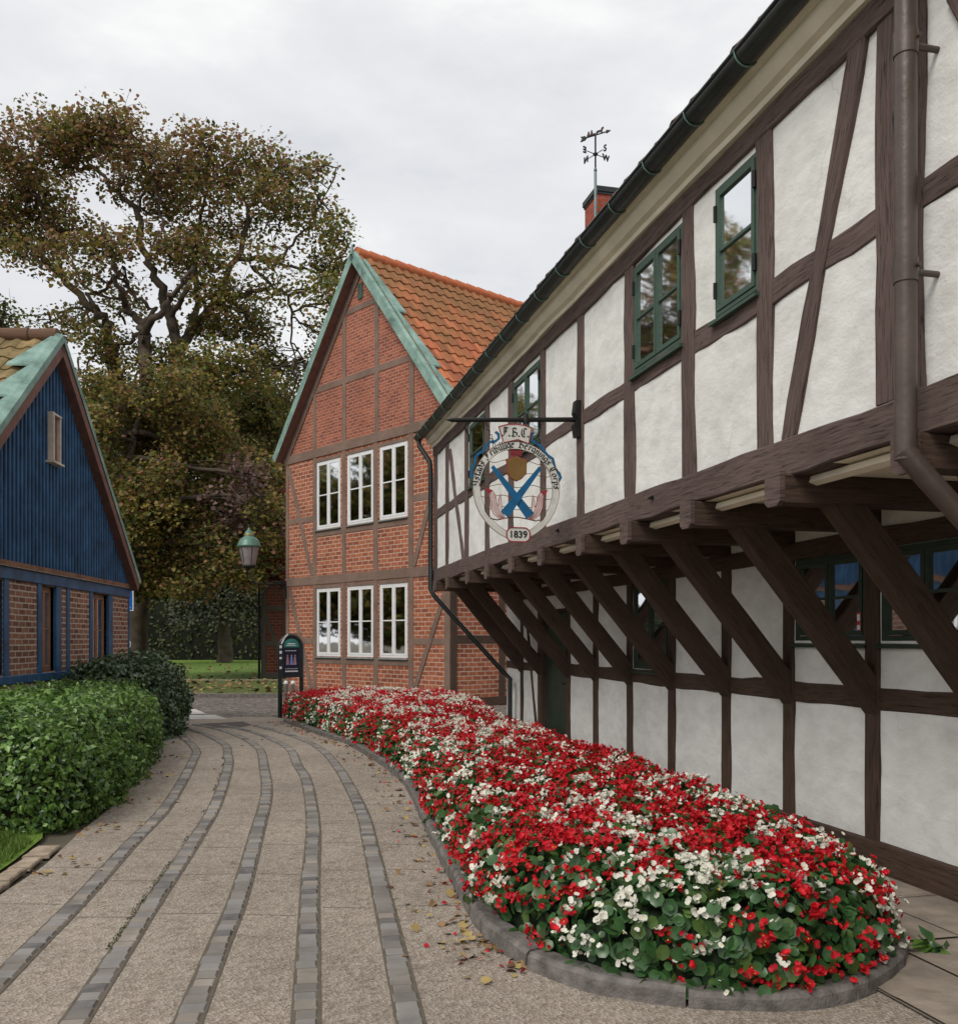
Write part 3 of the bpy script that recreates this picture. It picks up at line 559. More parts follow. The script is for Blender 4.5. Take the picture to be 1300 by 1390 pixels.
def nib(mb, txt, size, place, y0, th=.0012, nibw=.17):
    x=0; tot=sum(GW.get(c,.54) for c in txt)*size; dxn,dzn=nibw*math.cos(math.radians(38))/2,nibw*math.sin(math.radians(38))/2
    for c in txt:
        adv=GW.get(c,.54)*size
        for st in GL[c]:
            for p,q in zip(st,st[1:]):
                quad=[]
                for P,s in ((p,-1),(p,1),(q,1),(q,-1)): quad.append(place(x-tot/2,(P[0]+s*dxn)*size,(P[1]+s*dzn)*size,adv))
                mb.face([(a,y0,b) for a,b in quad])
        x+=adv
m=MB(); nib(m,'F.B.C.',.078,lambda x,u,v,adv:(sp((580,0))[0]+x+u, sp((0,302))[1]+v),-.0165); m.build('blackletter_initials',blk,hs,'black letters F.B.C. in blackletter')
def arcp(x,u,v,adv):
    R=366*SC; c=sp((590,770)); a=math.pi/2-(x+adv/2)/R; rx,rz=math.cos(a),math.sin(a); tx,tz=math.sin(a),-math.cos(a); u-=adv/2
    return (c[0]+rx*(R+v)+tx*u, c[1]+rz*(R+v)+tz*u)
m=MB(); nib(m,'Ystads Frivillige Bergnings Corps',.0665,arcp,-.0095,nibw=.2); m.build('blackletter_motto',blk,hs,'black blackletter words round the ring')
def link(mb,c,r1,r2,plane):
    pts=[]
    for i in range(13):
        a=2*math.pi*i/12; pts.append((c[0]+(r1*math.cos(a) if plane==0 else 0), c[1]+(r1*math.cos(a) if plane else 0), c[2]+r2*math.sin(a)))
    mb.tube(pts,.0032,6,cap=False)
for (xa,ya),(xb,yb) in (((285,150),(372,390)),((838,150),(775,375))):
    m=MB(); a=sp((xa,ya)); b=sp((xb,yb)); k=7
    for i in range(k): t=i/(k-1); link(m,(a[0]+(b[0]-a[0])*t,0,a[1]+(b[1]-a[1])*t),.011,.021,i%2)
    m.build('chain',MT['iron'],hs)
# =================== RED BRICK HOUSE ===================
B=Frame(-.6727,.7399,-14.40)
bh=empty('brick_house',B.world(B.x(500),0),B.rot,'red brick and timber house with green copper gable edges and a clay tile roof','house')
BO=B.x(500)
_bx=B.x
def bxl(p,y=0): return B.x(p,y)-BO
def bz(p,q,y=0): return B.z(p,q,y)
xl,xr=bxl(388),bxl(611); xc=bxl(490); SLP=1.215; ZA=bz(490,347)-.05; DEP=12.0
zl=ZA-(xl-xc)*SLP; zr=ZA-(xc-xr)*SLP
cols=[(429,462),(471,507),(515,553)]
wins=[]
for (a,b) in cols:
    x0,x1=bxl(b),bxl(a); wins.append((x0,x1,bz(432,719),bz(432,627.5))); wins.append((x0,x1,bz(432,890.5),bz(432,799)))
zu0,zu1,zl0,zl1=bz(432,719),bz(432,627.5),bz(432,890.5),bz(432,799)
m=MB(); wall_panel(m,xr,xl,0,6.6,0,wins,1.0); m.build('front_wall',MT['brick'],bh)
m=MB(); m.face([(xr,0,6.6),(xl,0,6.6),(xl,0,zl-.15),(xc,0,ZA-.15),(xr,0,zr-.15)][::1]); m.build('gable_wall',MT['brick_gable'],bh)
m=MB(); m.face([(xr,0,0),(xr,-DEP,0),(xr,-DEP,zr-.15),(xr,0,zr-.15)]); m.face([(xl,0,0),(xl,0,zl-.15),(xl,-DEP,zl-.15),(xl,-DEP,0)]); m.face([(xr,-DEP,0),(xl,-DEP,0),(xl,-DEP,zl-.15),(xc,-DEP,ZA-.15),(xr,-DEP,zr-.15)]); m.build('side_wall',MT['brick'],bh)
TB=MT['timber_brick']
def bb(name,x0,z0,x1,z1,w,proud=.02): wallbeam(bh,name,x0,z0,x1,z1,w,0,TB,proud,.04,.006)
zsil=.12; zfl=bz(391,791); zeav=bz(391,625.5)
def zroof(x): return ZA-abs(x-xc)*SLP-.25
pts=[(390.6,.13),(427.5,.16),(466.8,.17),(510,.18),(558,.19),(608.5,.2)]
for p,w in pts:
    x=bxl(p); x=min(x,xl-w/2) if p<400 else (max(x,xr+w/2) if p>600 else x)
    bb('post',x,.25,x,zfl-.12,w); bb('post',x,zfl+.12,x,zeav-.12,w)
for p,w in ((427.5,.14),(467.5,.16),(511.5,.17),(559,.18)): x=bxl(p); bb('gable_post',x,zeav+.12,x,zroof(x)-.05,w)
bb('sill_rail',xr,zsil,xl,zsil,.26); bb('floor_rail',xr,zfl,xl,zfl,.24,.03); bb('eaves_rail',xr,zeav,xl,zeav,.24,.03)
r1=bz(430,530); r2=bz(471,424.5)
xx=(ZA-.25-r1)/SLP; bb('gable_rail',xc-xx,r1,xc+xx,r1,.17,.014); xx=(ZA-.25-r2)/SLP; bb('gable_rail',xc-xx,r2,xc+xx,r2,.15,.014)
for x0,x1,w_z in ((bxl(558),bxl(427.5),zu0),(bxl(558),bxl(427.5),zl0)): bb('window_rail',x0,w_z-.12,x1,w_z-.12,.17,.012)
for a,b,z in ((427,390,bz(400,708)),(427,390,bz(418,870)),(608,560,bz(561,677)),(608,560,bz(580,871))): bb('rail',bxl(a),z,bxl(b),z,.16,.010)
for p0,p1 in (((392.5,637),(424,782)),((394,801),(423.5,938)),((597,628),(562,768)),((604,806),(562,940))): bb('brace',bxl(p0[0]),bz(*p0),bxl(p1[0]),bz(*p1),.15,.026)
sgn=1
for xe in (xl,xr):
    ze=ZA-.25-abs(xe-xc)*SLP; m=MB(); m.beam((xc,-.02,ZA-.33),(xe,-.02,ze-.08),.17,.06,(0,1,0),.004); m.build('gable_rafter',TB,bh)
labs=['white window, %s']
for (a,b) in cols:
    for z0,z1 in ((zu0,zu1),(zl0,zl1)):
        x0,x1=bxl(b),bxl(a); window(bh,x0,x1,z0+.0,z1,-.02,MT['white_paint'],2,2,.05,.055,.03,.01,(.07,MT['grey_sill']),.7,True)
        m=MB(); m.box(x0-.02,x1+.02,-.03,.012,z1,z1+.08); m.build('window_head',TB,bh)
m=MB(); gx=bxl(489.6); gz=bz(489.6,395); m.box(gx-.1,gx+.1,0,.03,gz-.2,gz+.2); m.build('gable_vent',MT['green_paint'],bh)
# roof with tiles and copper verges
OV=.30; sx=math.sqrt(1+SLP*SLP); cxn,szn=1/sx,SLP/sx
for side in (-1,1):
    half=(xc-xr if side<0 else xl-xc)+.12; sl=half*sx
    m=MB(); pantiles(m,lambda u,v,h:(xc+side*(cxn*v+szn*h),OV-.12-u,ZA+.06-szn*v+cxn*h),DEP+.3,sl,.30,.40,.05,.035); m.face([(xc,OV-.1,ZA),(xc,-DEP-.1,ZA),(xc+side*half,-DEP-.1,ZA-half*SLP),(xc+side*half,OV-.1,ZA-half*SLP)])
    rf=m.build('roof',MT['tile_red'],bh)
    m=MB()
    def rp(d,y,h): return (xc+side*(cxn*d+szn*h),y,ZA-szn*d+cxn*h)
    L=sl+.1
    n=16
    for i in range(n):
        a=L*i/n; b=L*(i+1)/n; j=random.uniform(-.006,.006)
        m.face([rp(a,OV,.09+j),rp(a,OV,-.12),rp(b,OV,-.12),rp(b,OV,.09+j)]); m.face([rp(a,OV,.09+j),rp(b,OV,.09+j),rp(b,OV-.07,.13),rp(a,OV-.07,.13)]); m.face([rp(a,OV-.07,.13),rp(b,OV-.07,.13),rp(b,OV-.16,.09),rp(a,OV-.16,.09)])
        m.face([rp(a,OV,-.12),rp(a,-.0,-.12),rp(b,-.0,-.12),rp(b,OV,-.12)],1)
    m.face([rp(L,OV,.09),rp(L,OV,-.12),rp(L,0,-.12),rp(L,0,.09)])
    m.build('copper_verge',[MT['copper'],MT['barge']],bh)
    d=0.3
    while d<L-.8:   # stepped copper flashings lying on the tiles
        m=MB(); e=min(d+2.1,L-.2); q=[rp(d,OV-.16,.13),rp(e,OV-.16,.13),rp(e,OV-.50,.14),rp(d,OV-.24,.14)]; q2=[(x,y,z-.04) for x,y,z in q]
        m.face(q); 
        for i in range(4): m.face([q[i],q2[i],q2[(i+1)%4],q[(i+1)%4]])
        m.build('flashing',MT['copper'],bh); d=e
m=MB()
for i in range(int((DEP+.3)/.42)):
    y=OV-.15-i*.42; m.tube([(xc,y,ZA+.10),(xc,y-.44,ZA+.10)],[.15,.125],10)
m.build('ridge_tiles',MT['tile_red'],bh)
m=MB(); m.tube([(xc,OV-.02,ZA+.0),(xc,OV-.02,ZA+.28)],[.07,.012],8); m.build('ridge_tip',MT['copper'],bh)
# side wall timbers beyond the corner, their shade put into the darker colour
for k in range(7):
    y=-.1-k*1.55; m=MB(); m.beam((xr,y,.25),(xr,y,6.5),.2,.025,(-1,0,0),.005); m.build('side_post',MT['timber_shaded'],bh)
for z in (.12,1.6,3.2,5.2): m=MB(); m.beam((xr,0,z),(xr,-DEP,z),.2,.02,(-1,0,0),.005); m.build('side_rail',MT['timber_shaded'],bh)
# =================== REAR WING ===================
G=Frame(-1,0,0)
gw=empty('brick_house',(-8.9,39.2,0),0,'shaded brick house corner with grey timbers behind the information stand','house')
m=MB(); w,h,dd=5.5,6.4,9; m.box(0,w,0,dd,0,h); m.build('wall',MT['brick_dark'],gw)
TG=MT['timber_grey']
def gb(x0,z0,x1,z1,w): m=MB(); m.beam((x0,.03,z0),(x1,.03,z1),w,.06,(0,-1,0),.006); m.build('timber',TG,gw)
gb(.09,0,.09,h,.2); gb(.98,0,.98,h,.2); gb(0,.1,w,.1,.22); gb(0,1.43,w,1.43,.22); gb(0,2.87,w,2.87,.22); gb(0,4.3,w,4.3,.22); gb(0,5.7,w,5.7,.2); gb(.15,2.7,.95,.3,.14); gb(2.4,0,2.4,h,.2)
m=MB(); m.prism([(-.4,h),(w+.4,h),(w/2,h+2.3)],-.3,dd+.3); m.build('roof',MT['slate'],gw)
m=MB(); m.tube([(-.07,-.1,0),(-.07,-.1,h)],.05,8); m.build('downpipe',MT['iron'],gw)
# =================== BLUE HOUSE ===================
U=Frame(.0767,-.997,-5.39); UO=U.x(90)
ub=empty('blue_house',U.world(UO,0),U.rot,'blue timber-clad house with brown brick ground floor and tan tile roof','house')
def ul(p,y=0): return U.x(p,y)-UO
def uz_(p,q,y=0): return U.z(p,q,y)
vO=.20
xa=ul(86,vO); za=uz_(86,460,vO); xe=ul(190,vO); ze=uz_(190,792,vO); xf=ul(174.5)
slp=(za-ze)/(xa-xe); xn=xa+(xa-xf)
def zr_(x): return za-abs(x-xa)*slp
uh=[]
def uwin(a,b): return (ul(b),ul(a))
uw=[uwin(125,146.5),uwin(55.5,75),uwin(-20,3)]
for a,b in uw: uh.append((a,b,1.12,2.40))
m=MB(); wall_panel(m,xf,xn,0,2.62,0,uh,1.0); m.build('brick_wall',MT['brick_brown'],ub)
# board cladding with battens
zc=2.68; m=MB(); m.face([(xf,0.03,zc),(xn,.03,zc),(xn,.03,zr_(xn)-.1),(xa,.03,za-.1),(xf,.03,zr_(xf)-.1)])
x=xf+.02
while x<xn:
    zt=zr_(x)-.12
    if zt>zc+.05: m.beam((x,.03,zc-.02),(x,.03,zt),.05,.036,(0,1,0),0,bev=.012)
    x+=.137
m.build('board_cladding',MT['blue'],ub)
m=MB(); 
for i in range(int((xn-xf)/.27)): m.box(xf+i*.27+.006,xf+i*.27+.264,-.02,.075+random.uniform(-.006,.006),2.585,2.665)
m.build('brick_course',brick('course_brick',(.25,.13,.08),(.15,.075,.05),(.3,.25,.2),.27,.1,.01),ub)
m=MB(); m.beam((xf,-.03,2.50),(xn,-.03,2.50),.165,.07,(0,1,0),.002); m.build('blue_beam',MT['blue'],ub)
for a,b in ((4,11),(50,55.5),(75,82),(89.5,93.5),(121,125),(146.5,152),(174,176.5)):
    x0,x1=ul(b),ul(a); x0=max(x0,xf); m=MB(); m.beam(((x0+x1)/2,-.03,1.1),((x0+x1)/2,-.03,2.42),max(.06,x1-x0),.05,(0,1,0),.002); m.build('blue_post',MT['blue'],ub)
m=MB(); m.beam((xf,-.03,1.04),(xn,-.03,1.04),.12,.055,(0,1,0),.002); m.build('blue_sill_beam',MT['blue'],ub)
for k,(a,b) in enumerate(uw):
    window(ub,a,b,1.12,2.40,-.07,MT['tan_wood'],2,2,.045,.045,.022,.0,None,.5,True)
m=MB(); m.face([(xf,0,0),(xf,0,2.7),(xf,-9,2.7),(xf,-9,0)]); m.face([(xn,0,0),(xn,-9,0),(xn,-9,2.7),(xn,0,2.7)]); m.face([(xf,-9,0),(xf,-9,2.7),(xa,-9,za-.1),(xn,-9,2.7),(xn,-9,0)]); m.build('side_wall',MT['brick_brown'],ub)
# gable hatch
hx0,hx1=ul(76,.05),ul(63.5,.05); hz0,hz1=uz_(70,628,.05),uz_(70,565,.05)
m=MB(); m.box(hx1-.05,hx1,.03,.15,hz0,hz1); m.box(hx0,hx0+.04,.03,.13,hz0,hz1); m.box(hx0,hx1,.03,.14,hz1,hz1+.03); m.box(hx0-.03,hx1+.03,.03,.17,hz0-.03,hz0); ho=m.build('gable_hatch',simple('weathered_board',(.55,.46,.38),.8),ub)
m=MB(); m.box(hx0+.04,hx1-.05,.03,.075,hz0,hz1); m.build('shutter',MT['barge'],ho)
ss=math.sqrt(1+slp*slp); cc,sn=1/ss,slp/ss
for side in (-1,1):
    half=(xa-xe) if side<0 else (xa-xe); sl=half*ss; m=MB()
    pantiles(m,lambda u,v,h:(xa+side*(cc*v+sn*h),vO-.05-u,za-.02-sn*v+cc*h),9.3,sl,.26,.36,.04,.03); m.face([(xa,vO-.1,za-.05),(xa,-9.2,za-.05),(xa+side*half,-9.2,ze-.05),(xa+side*half,vO-.1,ze-.05)]); m.build('roof',MT['tile_tan'],ub)
    def rq(d,y,h): return (xa+side*(cc*d+sn*h),y,za-sn*d+cc*h)
    m=MB(); L=sl
    m.face([rq(0,vO,-.04),rq(0,vO,-.20),rq(L,vO,-.20),rq(L,vO,-.04)]); m.face([rq(0,vO,-.20),rq(0,.03,-.20),rq(L,.03,-.20),rq(L,vO,-.20)]); m.face([rq(L,vO,-.04),rq(L,vO,-.2),rq(L,.03,-.2),rq(L,.03,-.04)]); m.build('bargeboard',MT['barge'],ub)
    m=MB()
    for i in range(12):
        a=L*i/12;b=L*(i+1)/12
        m.face([rq(a,vO+.015,.06),rq(a,vO+.015,-.04),rq(b,vO+.015,-.04),rq(b,vO+.015,.06)]); m.face([rq(a,vO+.015,.06),rq(b,vO+.015,.06),rq(b,vO-.08,.10),rq(a,vO-.08,.10)])
    m.build('copper_verge',[MT['copper']],ub)
    d=0.15
    while d<L-.5:
        m=MB(); e=min(d+1.0,L-.1); q=[rq(d,vO-.08,.10),rq(e,vO-.08,.10),rq(e,vO-.46,.105),rq(d,vO-.12,.105)]; q2=[(x,y,z-.03) for x,y,z in q]; m.face(q)
        for i in range(4): m.face([q[i],q2[i],q2[(i+1)%4],q[(i+1)%4]])
        m.build('flashing',MT['copper'],ub); d=e
m=MB()
for i in range(22): y=vO-.08-i*.42; m.tube([(xa,y,za+.04),(xa,y-.44,za+.04)],[.12,.10],10)
m.build('ridge_tiles',MT['tile_dark'],ub)
# =================== GROUND ===================
def mat_path():
    m=bpy.data.materials.new('exposed_aggregate'); nt=nodes(m); v=coords(nt)
    vo=nd(nt,'ShaderNodeTexVoronoi',None,Vector=v,Scale=62.0); n=noi(nt,v,130,3,.6); b_=noi(nt,v,.7,5); 
    c=ramp(nt,vo.outputs['Color'],[(.1,(.19,.15,.12)),(.5,(.36,.305,.25)),(.9,(.52,.46,.39))]); c=mix(nt,.4,c,ramp(nt,n,[(.35,(.13,.10,.08)),(.6,(.42,.36,.30))]))
    c=mix(nt,.5,c,mix(nt,1,c,ramp(nt,b_,[(.3,(.60,.58,.56)),(.7,(1.12,1.12,1.1))]),'MULTIPLY'))
    c=mix(nt,.7,c,mix(nt,1,c,ramp(nt,noi(nt,v,5,6,.75),[(.33,(.66,.64,.62)),(.5,(1,1,1))]),'MULTIPLY'))
    b=bump(nt,vo.outputs['Distance'],.012,.7); out(nt,pbr(nt,c,.9,bump(nt,n,.004,.6,b),0,.2).outputs[0]); return m
def mat_cobble():
    m=bpy.data.materials.new('road_cobbles'); nt=nodes(m); v=coords(nt,'Object',(1,1,1)); vo=nd(nt,'ShaderNodeTexVoronoi',{'feature':'DISTANCE_TO_EDGE'},Vector=v,Scale=7.0); vc=nd(nt,'ShaderNodeTexVoronoi',None,Vector=v,Scale=7.0)
    c=ramp(nt,vc.outputs['Color'],[(.2,(.13,.115,.10)),(.8,(.25,.225,.20))]); c=mix(nt,ramp(nt,vo.outputs['Distance'],[(.03,(1,1,1)),(.09,(0,0,0))]),c,(.06,.05,.04))
    out(nt,pbr(nt,c,.85,bump(nt,vo.outputs['Distance'],.02,.8)).outputs[0]); return m
def mat_grass(name,a,b): 
    m=bpy.data.materials.new(name); nt=nodes(m); v=coords(nt); n=noi(nt,v,1.4,6,.7); n2=noi(nt,v,40,4); c=ramp(nt,n,[(.3,a),(.7,b)]); c=mix(nt,.5,c,ramp(nt,n2,[(.3,[x*.5 for x in a]),(.7,[x*1.3 for x in b])])); out(nt,pbr(nt,c,.9,bump(nt,n2,.02,.8)).outputs[0]); return m
MT['path']=mat_path(); MT['cobble']=mat_cobble()
MT['sett']=simple('grey_setts',(.185,.168,.150),.75,var=.3,scale=3)
MT['sett2']=simple('blue_grey_setts',(.225,.21,.195),.7,var=.25,scale=3)
MT['sett3']=simple('warm_setts',(.26,.225,.19),.8,var=.3,scale=3)
MT['sett4']=simple('dark_setts',(.135,.125,.12),.75,var=.3,scale=9)
MT['joint']=simple('earth_joint',(.12,.10,.075),.95)
MT['kerb']=simple('granite_kerb',(.145,.13,.118),.85,var=.4,scale=14,bmp=.008)
MT['flag']=simple('sandstone_flags',(.27,.225,.18),.85,var=.3,scale=5,bmp=.006)
MT['lawn']=mat_grass('lawn_grass',(.075,.14,.018),(.16,.26,.035)); MT['verge']=mat_grass('worn_grass',(.07,.09,.022),(.12,.15,.04))
def sheet(name,pts,z,mat,label=None):
    m=MB(); m.face([(x,y,z) for x,y in pts]); return struct(name,m,mat,label=label)
m=MB(); m.face([(-300,-20,-.02),(300,-20,-.02),(300,600,-.02),(-300,600,-.02)]); struct('ground',m,simple('bare_earth',(.10,.085,.06),.95,var=.3,scale=1))
sheet('lawn',[(-60,37.6),(20,37.6),(20,120),(-60,120)],0,MT['lawn'])
m=MB(); m.box(-60,-3,26.5,36.0,-.01,.06); struct('verge',m,MT['verge'])
m=MB(); m.face([(-60,36.0,.03),(20,36.0,.03),(20,37.6,.03),(-60,37.6,.03)]); struct('path',m,simple('gravel_walk',(.30,.25,.20),.9))
m=MB(); m.box(-60,-2,26.1,26.5,-.01,.11); struct('kerb',m,MT['kerb'])
sheet('road',[(-60,19.6),(14,19.6),(14,26.1),(-60,26.1)],.004,MT['cobble'])
P=lambda L:[(gp(*p).x,gp(*p).y) for p in L]
# left edge of the path, right (kerb) edge
LE=P([(60,1177),(110,1130),(160,1090),(192,1055),(207,1030),(214,1008),(221,992),(222,981),(190,973)]); LE=[(-2.35,3.2),(-2.62,4.4)]+LE; LE[2]=(LE[2][0],LE[2][1])
LE[1:2]=P([(0,1217)])[:1]
KE=P([(384,981),(411,991),(445,1003),(470,1011),(492,1024),(522,1044),(548,1068),(574,1122),(592,1163),(617,1211),(645,1262),(676,1292),(722,1322),(800,1350),(900,1368),(1010,1376),(1110,1374),(1185,1352),(1228,1320),(1232,1292),(1212,1268),(1190,1250)]) 
sheet('path',[(-12,19.6)]+list(reversed(LE))[:-0 or None]+[(6,3.2),(6,19.6)],.008,MT['path'])
# smooth curve helper
def cat(pts,n=8):
    pts=[Vector((p[0],p[1],0)) for p in pts]; r=[]
    for i in range(len(pts)-1):
        p0=pts[max(i-1,0)];p1=pts[i];p2=pts[i+1];p3=pts[min(i+2,len(pts)-1)]
        for k in range(n):
            t=k/n; r.append(.5*((2*p1)+(p2-p0)*t+(2*p0-5*p1+4*p2-p3)*t*t+(3*p1-p0-3*p2+p3)*t**3))
    return r+[pts[-1]]
def resamp(c,d):
    r=[c[0]];acc=0
    for a,b in zip(c,c[1:]):
        l=(b-a).length
        while acc+l>=d:
            a=a+(b-a)*((d-acc)/l); l=(b-a).length; acc=0; r.append(a)
        acc+=l
    return r
bands=[[(39,1294),(112,1220),(176,1149),(230,1091),(264,1030),(265,1018),(249,1002),(233,990),(215,981)],
[(160,1300),(210,1223),(260,1149),(294,1091),(310,1041),(309,1025),(305,1012),(279,998),(240,985)],
[(294,1294),(325,1217),(348,1135),(362,1078),(358,1041),(352,1018),(330,1003),(297,991),(262,984)],
[(418,1300),(421,1203),(425,1118),(416,1061),(404,1040),(393,1018),(368,1004),(337,993),(300,985)],
[(535,1292),(519,1221),(503,1150),(490,1101),(462,1048),(438,1020),(411,1005),(378,994),(346,986)]]
for bnd in bands:
    pts=P(bnd); a=Vector((*pts[0],0)); b=Vector((*pts[1],0)); d=(a-b).normalized(); pts=[tuple((a+d*2.2)[:2])]+pts
    c=resamp(cat(pts),.105); m=MB(); wj=.064
    L=[];R=[]
    for i,p in enumerate(c):
        t=(c[min(i+1,len(c)-1)]-c[max(i-1,0)]).normalized(); s=Vector((-t.y,t.x,0)); L.append(p+s*wj); R.append(p-s*wj)
    for i in range(len(c)-1): m.face([(R[i].x,R[i].y,.012),(R[i+1].x,R[i+1].y,.012),(L[i+1].x,L[i+1].y,.012),(L[i].x,L[i].y,.012)],3)
    for i in range(len(c)-1):
        j=lambda:random.uniform(-.012,.012); g=.013; p,q=c[i],c[i+1]; t=(q-p).normalized(); s=Vector((-t.y,t.x,0)); z=.020+random.uniform(-.004,.005)
        w1=.049+j()*.6; w2=.049+j()*.6; A=p+t*g; Bq=q-t*(g*.3)
        top=[A-s*w1,Bq-s*w1+t*j()*.3,Bq+s*w2+t*j()*.3,A+s*w2]; mi=random.choice([0,0,1,1,2,4]); cen=sum(top,Vector())/4
        tp=[(cen+(v-cen)*.86) for v in top]
        m.face([(v.x,v.y,z) for v in tp],mi)
        for k in range(4): u,v=top[k],top[(k+1)%4]; tu,tv=tp[k],tp[(k+1)%4]; m.face([(u.x,u.y,.012),(v.x,v.y,.012),(tv.x,tv.y,z),(tu.x,tu.y,z)],mi)
    struct('paving_band',m,[MT['sett'],MT['sett2'],MT['sett3'],MT['joint'],MT['sett4']])
# slab joints across the path: thin dark saw-cuts between the setts
m=MB(); bc=[[Vector((*p,0)) for p in P(b)] for b in bands]
def near(poly,y):
    for a,b in zip(poly,poly[1:]):
        if min(a.y,b.y)<=y<=max(a.y,b.y): t=(y-a.y)/(b.y-a.y+1e-9); return a+(b-a)*t
    return None
lep=[Vector((x,y,0)) for x,y in LE]; kep=[Vector((x,y,0)) for x,y in reversed(KE)]
chains=[lep]+bc+[kep]
for i in range(len(chains)-1):
    y=4.4+random.uniform(0,.5)
    while y<17:
        a=near(chains[i],y); b=near(chains[i+1],y+random.uniform(-.03,.03)+.0)
        if a and b and b.x-a.x<2.2:
            o0=.08 if i else 0; o1=.08 if i<len(chains)-2 else 0; a=a+Vector((o0,0,0)); b=b-Vector((o1,0,0)); w=.004
            if b.x>a.x: m.face([(a.x,a.y-w,.0115),(b.x,b.y-w,.0115),(b.x,b.y+w,.0115),(a.x,a.y+w,.0115)])
        y+=random.uniform(.75,1.0)
struct('paving_joint',m,simple('slab_joint',(.24,.20,.165),.95))
mp=[Vector((*q,0)) for q in P(bands[1][:6])]; mo=[]
for a,b in zip(mp,mp[1:]):
    for q in range(150):
        t=random.random(); p=a+(b-a)*t
        if noise.noise(Vector((p.x*2.2,p.y*2.2,4)))>.02: mo.append((p.x-.068+random.gauss(0,.009),p.y,.012))
s_=Soup(); MP=np.array(mo); V_,T_=inst([(-.5,0,0),(.5,0,0),(0,.3,1)],[(0,1,2)],MP,np.tile(np.array((0.,0,1)),(len(MP),1)),.011*np.ones(len(MP)),.5); s_.add(V_,T_,0); tag(s_.build('moss',[simple('moss_green',(.055,.075,.022),.9)]),'thin line of green moss between the paving setts','moss',kind='stuff')
# dark asphalt patch, zebra
sheet('asphalt_patch',P([(263,984),(330,980.5),(342,985),(322,989),(285,988)]),.013,simple('asphalt',(.10,.085,.075),.9))
whm=simple('road_paint',(.52,.50,.46),.8,var=.25,scale=3)
for st in ([(200,977.3),(308,976.5),(292,971),(200,971.5)],[(200,971.0-.3),(281,969.8),(266,963.6),(200,964)],[(200,961.5),(256,961.2),(244,957.8),(200,958)]): sheet('crosswalk_stripe',P(st),.0095,whm)
# kerb of the flower bed as single stones
kc=resamp(cat(KE,8),.05); m=MB(); i=0
bed_in=[]
while i<len(kc)-2:
    n=min(random.randint(14,20),len(kc)-1-i); seg=kc[i:i+n+1]; 
    T=[(seg[min(k+1,len(seg)-1)]-seg[max(k-1,0)]).normalized() for k in range(len(seg))]
    hgt=.092+random.uniform(-.012,.012); vs=[];fs=[]
    for k,(p,t) in enumerate(zip(seg,T)):
        s=Vector((-t.y,t.x,0)); # to the right-hand (bed) side is +s when running toward the camera
        e=.006 if k in (0,len(seg)-1) else 0
        nn=lambda a:.010*noise.noise(Vector((p.x*7,p.y*7,a)))
        q=p+t*(e if k==0 else -e)
        for off,z in ((0,0),(.006,hgt-.02),(.025,hgt),(.105,hgt),(.12,hgt-.02),(.12,0)): w=q+s*(off+nn(off)*1.2); vs.append((w.x,w.y,z+(nn(off+9) if z>.05 else 0)))
    for k in range(len(seg)-1):
        for j in range(5): fs.append((k*6+j,(k+1)*6+j,(k+1)*6+j+1,k*6+j+1))
    fs.append((0,1,2,3,4,5)); e=6*(len(seg)-1); fs.append((e+5,e+4,e+3,e+2,e+1,e)); m.idx(vs,fs); i+=n
struct('kerb',m,MT['kerb'],label='weathered granite kerb round the flower bed')
ky=[Vector(p) for p in ((2.30,4.05,0),(2.36,4.8,0),(2.28,5.36,0))]
m=None if True else MB()
if m: m.beam((1.62,3.98,0),(2.30,4.9,0),.13,.11,(0,0,1),.008); m.beam((2.30,4.92,0),(2.20,5.55,0),.13,.10,(0,0,1),.008); m.beam((1.6,3.98,0),(.55,4.02,0),.13,.11,(0,0,1),.008)
# flagstones between the bed and the wall
m=MB(); x=-2.4
while x<wx(688):
    l=random.uniform(.55,.8); 
    for a,b in ((.055,.5),(.508,.95),(.958,1.4)): 
        q=.01 if a<.1 else random.uniform(-.0,.15); z=.03+random.uniform(-.003,.003); u0=x+q+.004; u1=x+q+l-.004
        m.face([W.world(u0,a,z)[:2]+(z,) if 0 else tuple(W.world(u0,a,z)),tuple(W.world(u0,b,z)),tuple(W.world(u1,b,z)),tuple(W.world(u1,a,z))][::-1])
    x+=l
struct('paving',m,MT['flag'])
m=MB(); a0=W.world(-2.5,.0,0);a1=W.world(-2.5,1.405,0);a2=W.world(15,1.405,0);a3=W.world(15,0,0); m.face([(p.x,p.y,.02) for p in (a0,a1,a2,a3)][::-1]); struct('ground',m,simple('sandy_joint',(.19,.16,.125),.95))
